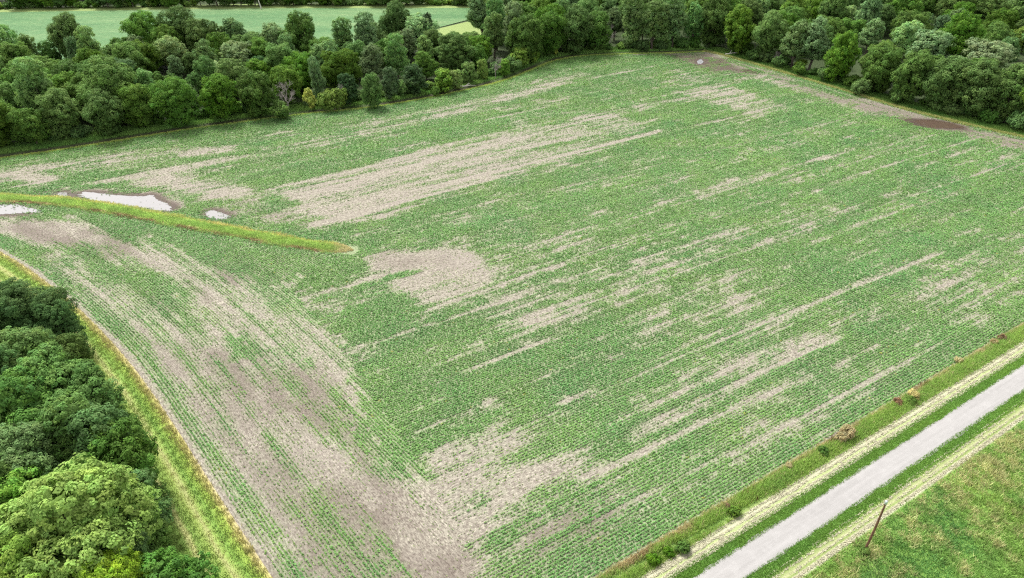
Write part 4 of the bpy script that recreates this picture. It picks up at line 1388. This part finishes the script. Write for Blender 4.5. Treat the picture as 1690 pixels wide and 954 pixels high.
    # ---- the grove at the lower left, seen from above
    for kd, sx, sy, h, wd, lab in (
            ('deep', 30, 468, 17, 1.15, 'feathery deep green tree at the grove tip nearest the ridge'),
            ('deep', 72, 512, 14, 0.8, 'smaller deep green tree leaning over the mown strip at the grove tip'),
            ('olive', 92, 562, 11, 0.9, 'low olive tinged tree below the deep green grove tip'),
            ('blue', 12, 560, 17, 1.0, 'bluish full tree at the photo edge below the grove tip'),
            ('blue', 62, 600, 17, 1.0, 'bluish full tree in the grove below the olive tinged tree'),
            ('mid', 118, 628, 16, 1.0, 'mid green bushy tree along the mown strip at mid grove'),
            ('blue', 20, 655, 17, 1.0, 'bluish rounded tree at the photo edge, mid grove'),
            ('blue', 85, 665, 16, 0.95, 'bluish rounded tree in the centre of the upper grove'),
            ('mid', 142, 684, 15, 1.0, 'mid green tree beside the mown strip, just above olive tree'),
            ('blue', 10, 725, 15, 1.0, 'bluish tree at the photo edge above the bright tree'),
            ('deep', 178, 668, 10, 0.75, 'small dark tree jutting on the mown strip at mid grove'),
            ('olive', 184, 718, 15, 1.0, 'olive green leafy tree overhanging the mown strip'),
            ('deep', 72, 738, 10, 0.8, 'low dark tree in the hollow above the bright tree'),
            ('mid', 172, 752, 14, 1.0, 'grey-green tree with its pale forked trunk showing beside the bright tree'),
            ('mid', 192, 815, 13, 1.0, 'mid green tree standing right of the bright tree'),
            ('lightnear', 22, 790, 13, 1.0, 'light green tree squeezed between bright tree and photo edge'),
            ('bright', 84, 840, 19, 1.02, 'large bright yellow-green tree crown, biggest in the grove'),
            ('bright', 20, 935, 16, 0.8, 'bright yellow-green tree at the lower photo corner'),
            ('bright', 150, 952, 14, 0.7, 'bright yellow-green tree on the lower photo border below the largest'),
            ('mid', 224, 882, 10, 0.95, 'mid green bush-like tree on the grove edge below the olive tree'),
            ('mid', 262, 930, 11, 1.05, 'bushy green tree at the lower end of the grove edge'),
            ('deep', 216, 790, 9, 0.75, 'small dark tree under the olive tree at the strip'),
            ('blue', 200, 900, 12, 0.85, 'bluish tree wedged between bright tree and bushy edge trees'),
            ('mid', 232, 985, 10, 1.0, 'green tree on the lower photo border at the grove edge'),
            ('blue', -50, 610, 17, 1.0, 'bluish tree just past the photo edge at mid grove'),
            ('blue', -60, 770, 16, 1.0, 'bluish tree just past the photo edge above the lower corner'),
            ('deep', -40, 500, 17, 1.1, 'deep green tree just past the photo edge at grove tip')):
        crown_at(kd, (sx, sy), h, wd, 0.85, label=lab)
    plant('dead', G(165, 815, 2), 8, 0.6, label='bare twiggy dead tree in the gap beside the bright tree')
    # ---- weeds on the ditch along the crop
    for kd, sx, sy, h, lab in (
            ('straw', 1396, 722, 1.9, 'largest straw-coloured clump of dry weeds on the crop edge'),
            ('straw', 1385, 727, 1.3, 'small straw-coloured clump touching the largest dry clump'),
            ('rust', 1481, 667, 1.1, 'rusty brown weeds beside a tan clump halfway along the crop edge'),
            ('straw', 1505, 655, 1.5, 'tan clump of dry weeds near the rusty brown weeds'),
            ('weed', 1500, 664, 1.1, 'leafy green weeds at the foot of the tan clump'),
            ('rust', 1652, 560, 1.1, 'dark rusty dead weeds farthest along the crop edge'),
            ('straw', 1640, 568, 1.0, 'tan weeds just before the dark rusty dead clump'),
            ('straw', 1580, 598, 1.1, 'tan dry weeds between the two rusty brown clumps'),
            ('weed', 1356, 748, 1.1, 'leafy green weeds just nearer than the largest dry clump'),
            ('weed', 1125, 905, 1.3, 'biggest leafy green weed clump beside the field track corner'),
            ('weed', 1080, 930, 1.2, 'leafy green weed clump lowest along the crop edge'),
            ('weed', 1102, 916, 1.0, 'middle one of three leafy weed clumps near the corner'),
            ('weed', 1210, 845, 1.2, 'leafy green weeds on the crop edge opposite the pole'),
            ('straw', 1302, 772, 0.9, 'faded dry weeds between pole corner and largest dry clump'),
            ('rust', 1200, 838, 0.7, 'low reddish weeds on the crop edge opposite the pole')):
        plant(kd, G(sx, sy), h, 1.0, label=lab)
    plant('weed', G(1428, 912), 0.9, 1.0, label='leafy green weeds around the foot of the brown pole')


ORD = lambda n: '%d%s' % (n, 'th' if 10 <= n % 100 <= 20 else {1: 'st', 2: 'nd', 3: 'rd'}.get(n % 10, 'th'))


def build_plants():
    PR = protos()
    survey_trees()
    rs = np.random.RandomState(33)
    groups = {}
    for p in PLANTS:
        if p['label'] is None:
            groups.setdefault((KIND[p['kind']][2], p['row'], p['region']), []).append(p)
    for (look, row, region), L in groups.items():
        L.sort(key=lambda p: proj(p['xy'][0], p['xy'][1], 5)[0])
        for i, p in enumerate(L):
            if len(L) == 1:
                p['label'] = 'only %s in the %s of the %s' % (look, row, region)
            else:
                p['label'] = '%s, %s from left, %s, %s' % (look, ORD(i + 1), row, region)
    GRP = {'wood between two fields': 'trees of the wood between the fields', 'wood behind field corner': 'trees of the wood behind the field',
           'wood beside muddy field edge': 'trees of the wood beside the muddy edge', 'tree line beyond far field': 'trees beyond the far field', '': None}
    for p in PLANTS:
        name, cat, look, hn = KIND[p['kind']]
        pr = PR[p['kind']]
        a, b = pr[rs.randint(len(pr))]
        e = obj(name, None)
        sz = p['h'] / hn
        sw = (sz ** 0.7) * p['wide'] if p['kind'] not in ('straw', 'rust', 'weed') else sz
        e.location = (p['xy'][0], p['xy'][1], -0.05)
        k = rs.uniform(0.88, 1.13)
        e.scale = (sw * k, sw / k, sz)
        e.rotation_euler = (rs.normal(0, 0.045), rs.normal(0, 0.045), rs.rand() * 6.283)
        e.empty_display_size = 0.5
        e['label'], e['category'] = p['label'], cat
        g = GRP[p['region']]
        if g and 'tree' in look or g and 'cottonwood' in look:
            e['group'] = g
        elif g:
            e['group'] = 'shrubs along the ' + ('far field' if 'line' in p['region'] else 'wood edge')
        t = obj('trunk' if p['kind'] not in ('straw', 'rust', 'weed', 'shrub', 'limeshrub') else 'stem', a, e)
        c = obj(('branches' if p['kind'] == 'dead' else 'crown') if t.name[:5] == 'trunk' else 'foliage', b, e)
    print('plants', len(PLANTS))
    from collections import Counter
    print(Counter(KIND[p['kind']][0] for p in PLANTS))


# ------------------------------------------------------------------ pole, fallen wood
def build_things():
    rs = np.random.RandomState(41)
    b = G(1428, 907)
    h = height_at(b, 826)
    e = obj('utility_pole', None, label='brown wooden pole with a pale cap on the meadow side of the road', category='pole')
    e.location = (b[0], b[1], -0.02)
    e.rotation_euler = (math.radians(0.4), math.radians(-0.6), 0.3)
    zs = np.linspace(-0.3, h - 0.3, 9)
    pts = np.column_stack([0.035 * np.sin(zs * 0.5), 0.02 * np.cos(zs * 0.6), zs])
    V, Fq = tube(pts, np.linspace(0.165, 0.12, 9), 14)
    obj('shaft', make_mesh('shaft', V, Fq, M['pole'], smooth=True), e)
    x, y = pts[-1][:2]
    zc = [h - 0.55, h - 0.5, h - 0.1, h + 0.05, h + 0.12]
    V, Fq = tube(np.column_stack([np.full(5, x), np.full(5, y), zc]), [0.125, 0.18, 0.175, 0.12, 0.01], 14)
    obj('cap', make_mesh('cap', V, Fq, M['cap'], smooth=True), e)
    for k in range(5):
        zz = 1.2 + k * (h - 2.5) / 4
        V, Fq = tube([(x * 0.2 + 0.1, 0, zz), (0.28, 0.02, zz + 0.01)], [0.022, 0.022], 6)
        obj('step', make_mesh('step', V, Fq, M['deadwood'], smooth=True), e)
    # slim pales at the far field edge
    for (sx, sy), ty, lab in (((105, 13), -22, 'thin pale bare trunk standing before the far tree line, nearer the left'),
                              ((431, 15), -14, 'thin pale bare trunk at mid far field edge')):
        p = G(sx, sy)
        h = height_at(p, ty)
        e = obj('bare_trunk', None, label=lab, category='dead trunk')
        e.location = (p[0], p[1], 0)
        V, Fq = limb((0, 0, -0.2), (-h * 0.1, 0.3, h), 0.4, 0.16, rs, 7, 0.012)
        obj('trunk', make_mesh('trunk', V, Fq, M['bleached'], smooth=True), e)
        parts = [limb((-h * 0.1 * t, 0.3 * t, h * t), (-h * 0.1 * t + rs.normal(0, 1.2), rs.normal(0, 1.2), h * t + 1.2), 0.12, 0.03, rs, 4) for t in (0.5, 0.65, 0.8, 0.92)]
        for V, Fq in parts:
            obj('branch', make_mesh('branch', V, Fq, M['bleached'], smooth=True), e)
    # bleached fallen wood
    for (sx, sy), L, n, lab in (((762, 145), 6.5, 9, 'bleached fallen branches lying on the grassy bank by the ditch'),
                                ((1206, 90), 5.5, 7, 'pale pile of fallen logs at the far field corner')):
        p = G(sx, sy)
        e = obj('fallen_branches', None, label=lab, category='fallen wood')
        e.location = (p[0], p[1], 0.1)
        V, Fq = limb((-L / 2, -1.0, 0.35), (L / 2, 1.2, 0.6), 0.26, 0.14, rs, 6, 0.03)
        obj('trunk', make_mesh('trunk', V, Fq, M['bleached'], smooth=True), e)
        parts = []
        for k in range(n):
            t = rs.uniform(-0.5, 0.5)
            a = np.array([L * t, 0.1 + t * 2.2, 0.45])
            parts.append(limb(a, a + np.array([rs.normal(0, 1.6), rs.normal(0.6, 1.5), rs.uniform(-0.2, 1.7)]), 0.15, 0.05, rs, 4, 0.06))
        for V, Fq in parts:
            obj('branch', make_mesh('branch', V, Fq, M['bleached'], smooth=True), e)


# ------------------------------------------------------------------ light, air, camera
SUN_EL, SUN_AZ = math.radians(56), math.radians(-35)     # azimuth from +Y towards +X


def build_light():
    w = bpy.data.worlds.new('World')
    SC.world = w
    w.use_nodes = True
    nt = w.node_tree
    nt.nodes.clear()
    sky = nt.nodes.new('ShaderNodeTexSky')
    sky.sky_type = 'NISHITA'
    sky.sun_disc = False
    sky.sun_elevation = SUN_EL
    sky.sun_rotation = SUN_AZ
    sky.air_density = 1.0
    sky.dust_density = 4.0
    sky.ozone_density = 1.0
    hs = nt.nodes.new('ShaderNodeHueSaturation')
    hs.inputs['Saturation'].default_value = 0.1
    bg = nt.nodes.new('ShaderNodeBackground')
    bg.inputs['Strength'].default_value = 0.105
    out = nt.nodes.new('ShaderNodeOutputWorld')
    nt.links.new(sky.outputs[0], hs.inputs['Color'])
    nt.links.new(hs.outputs[0], bg.inputs[0])
    nt.links.new(bg.outputs[0], out.inputs[0])
    L = bpy.data.lights.new('sun', 'SUN')
    L.energy = 1.35
    L.angle = math.radians(12)
    L.color = (1.0, 0.97, 0.92)
    o = bpy.data.objects.new('sun', L)
    COL.objects.link(o)
    d = Vector((math.sin(SUN_AZ) * math.cos(SUN_EL), math.cos(SUN_AZ) * math.cos(SUN_EL), math.sin(SUN_EL)))
    o.rotation_euler = (-d).to_track_quat('-Z', 'Y').to_euler()
    o.location = d * 200


def build_camera():
    c = bpy.data.cameras.new('camera')
    c.sensor_width = 36
    c.lens = 36 * F / 1690
    c.clip_end = 4000
    o = bpy.data.objects.new('camera', c)
    COL.objects.link(o)
    o.location = (0, 0, H)
    o.rotation_euler = (math.pi / 2 - PITCH, 0, 0)
    SC.camera = o
    SC.view_settings.view_transform = 'Standard'
    SC.view_settings.look = 'None'
    SC.view_settings.gamma = 1
    SC.view_settings.exposure = 1.8
    SC.view_settings.use_curve_mapping = False
    SC.cycles.use_denoising = False
    SC.cycles.filter_width = 1.2
    SC.cycles.max_bounces = 6
    SC.cycles.diffuse_bounces = 3
    SC.cycles.transmission_bounces = 3


build_light()
build_camera()
build_ground()
build_field()
build_far()
build_road()
build_edges()
build_berm()
build_water()
build_crop()
build_things()
build_plants()
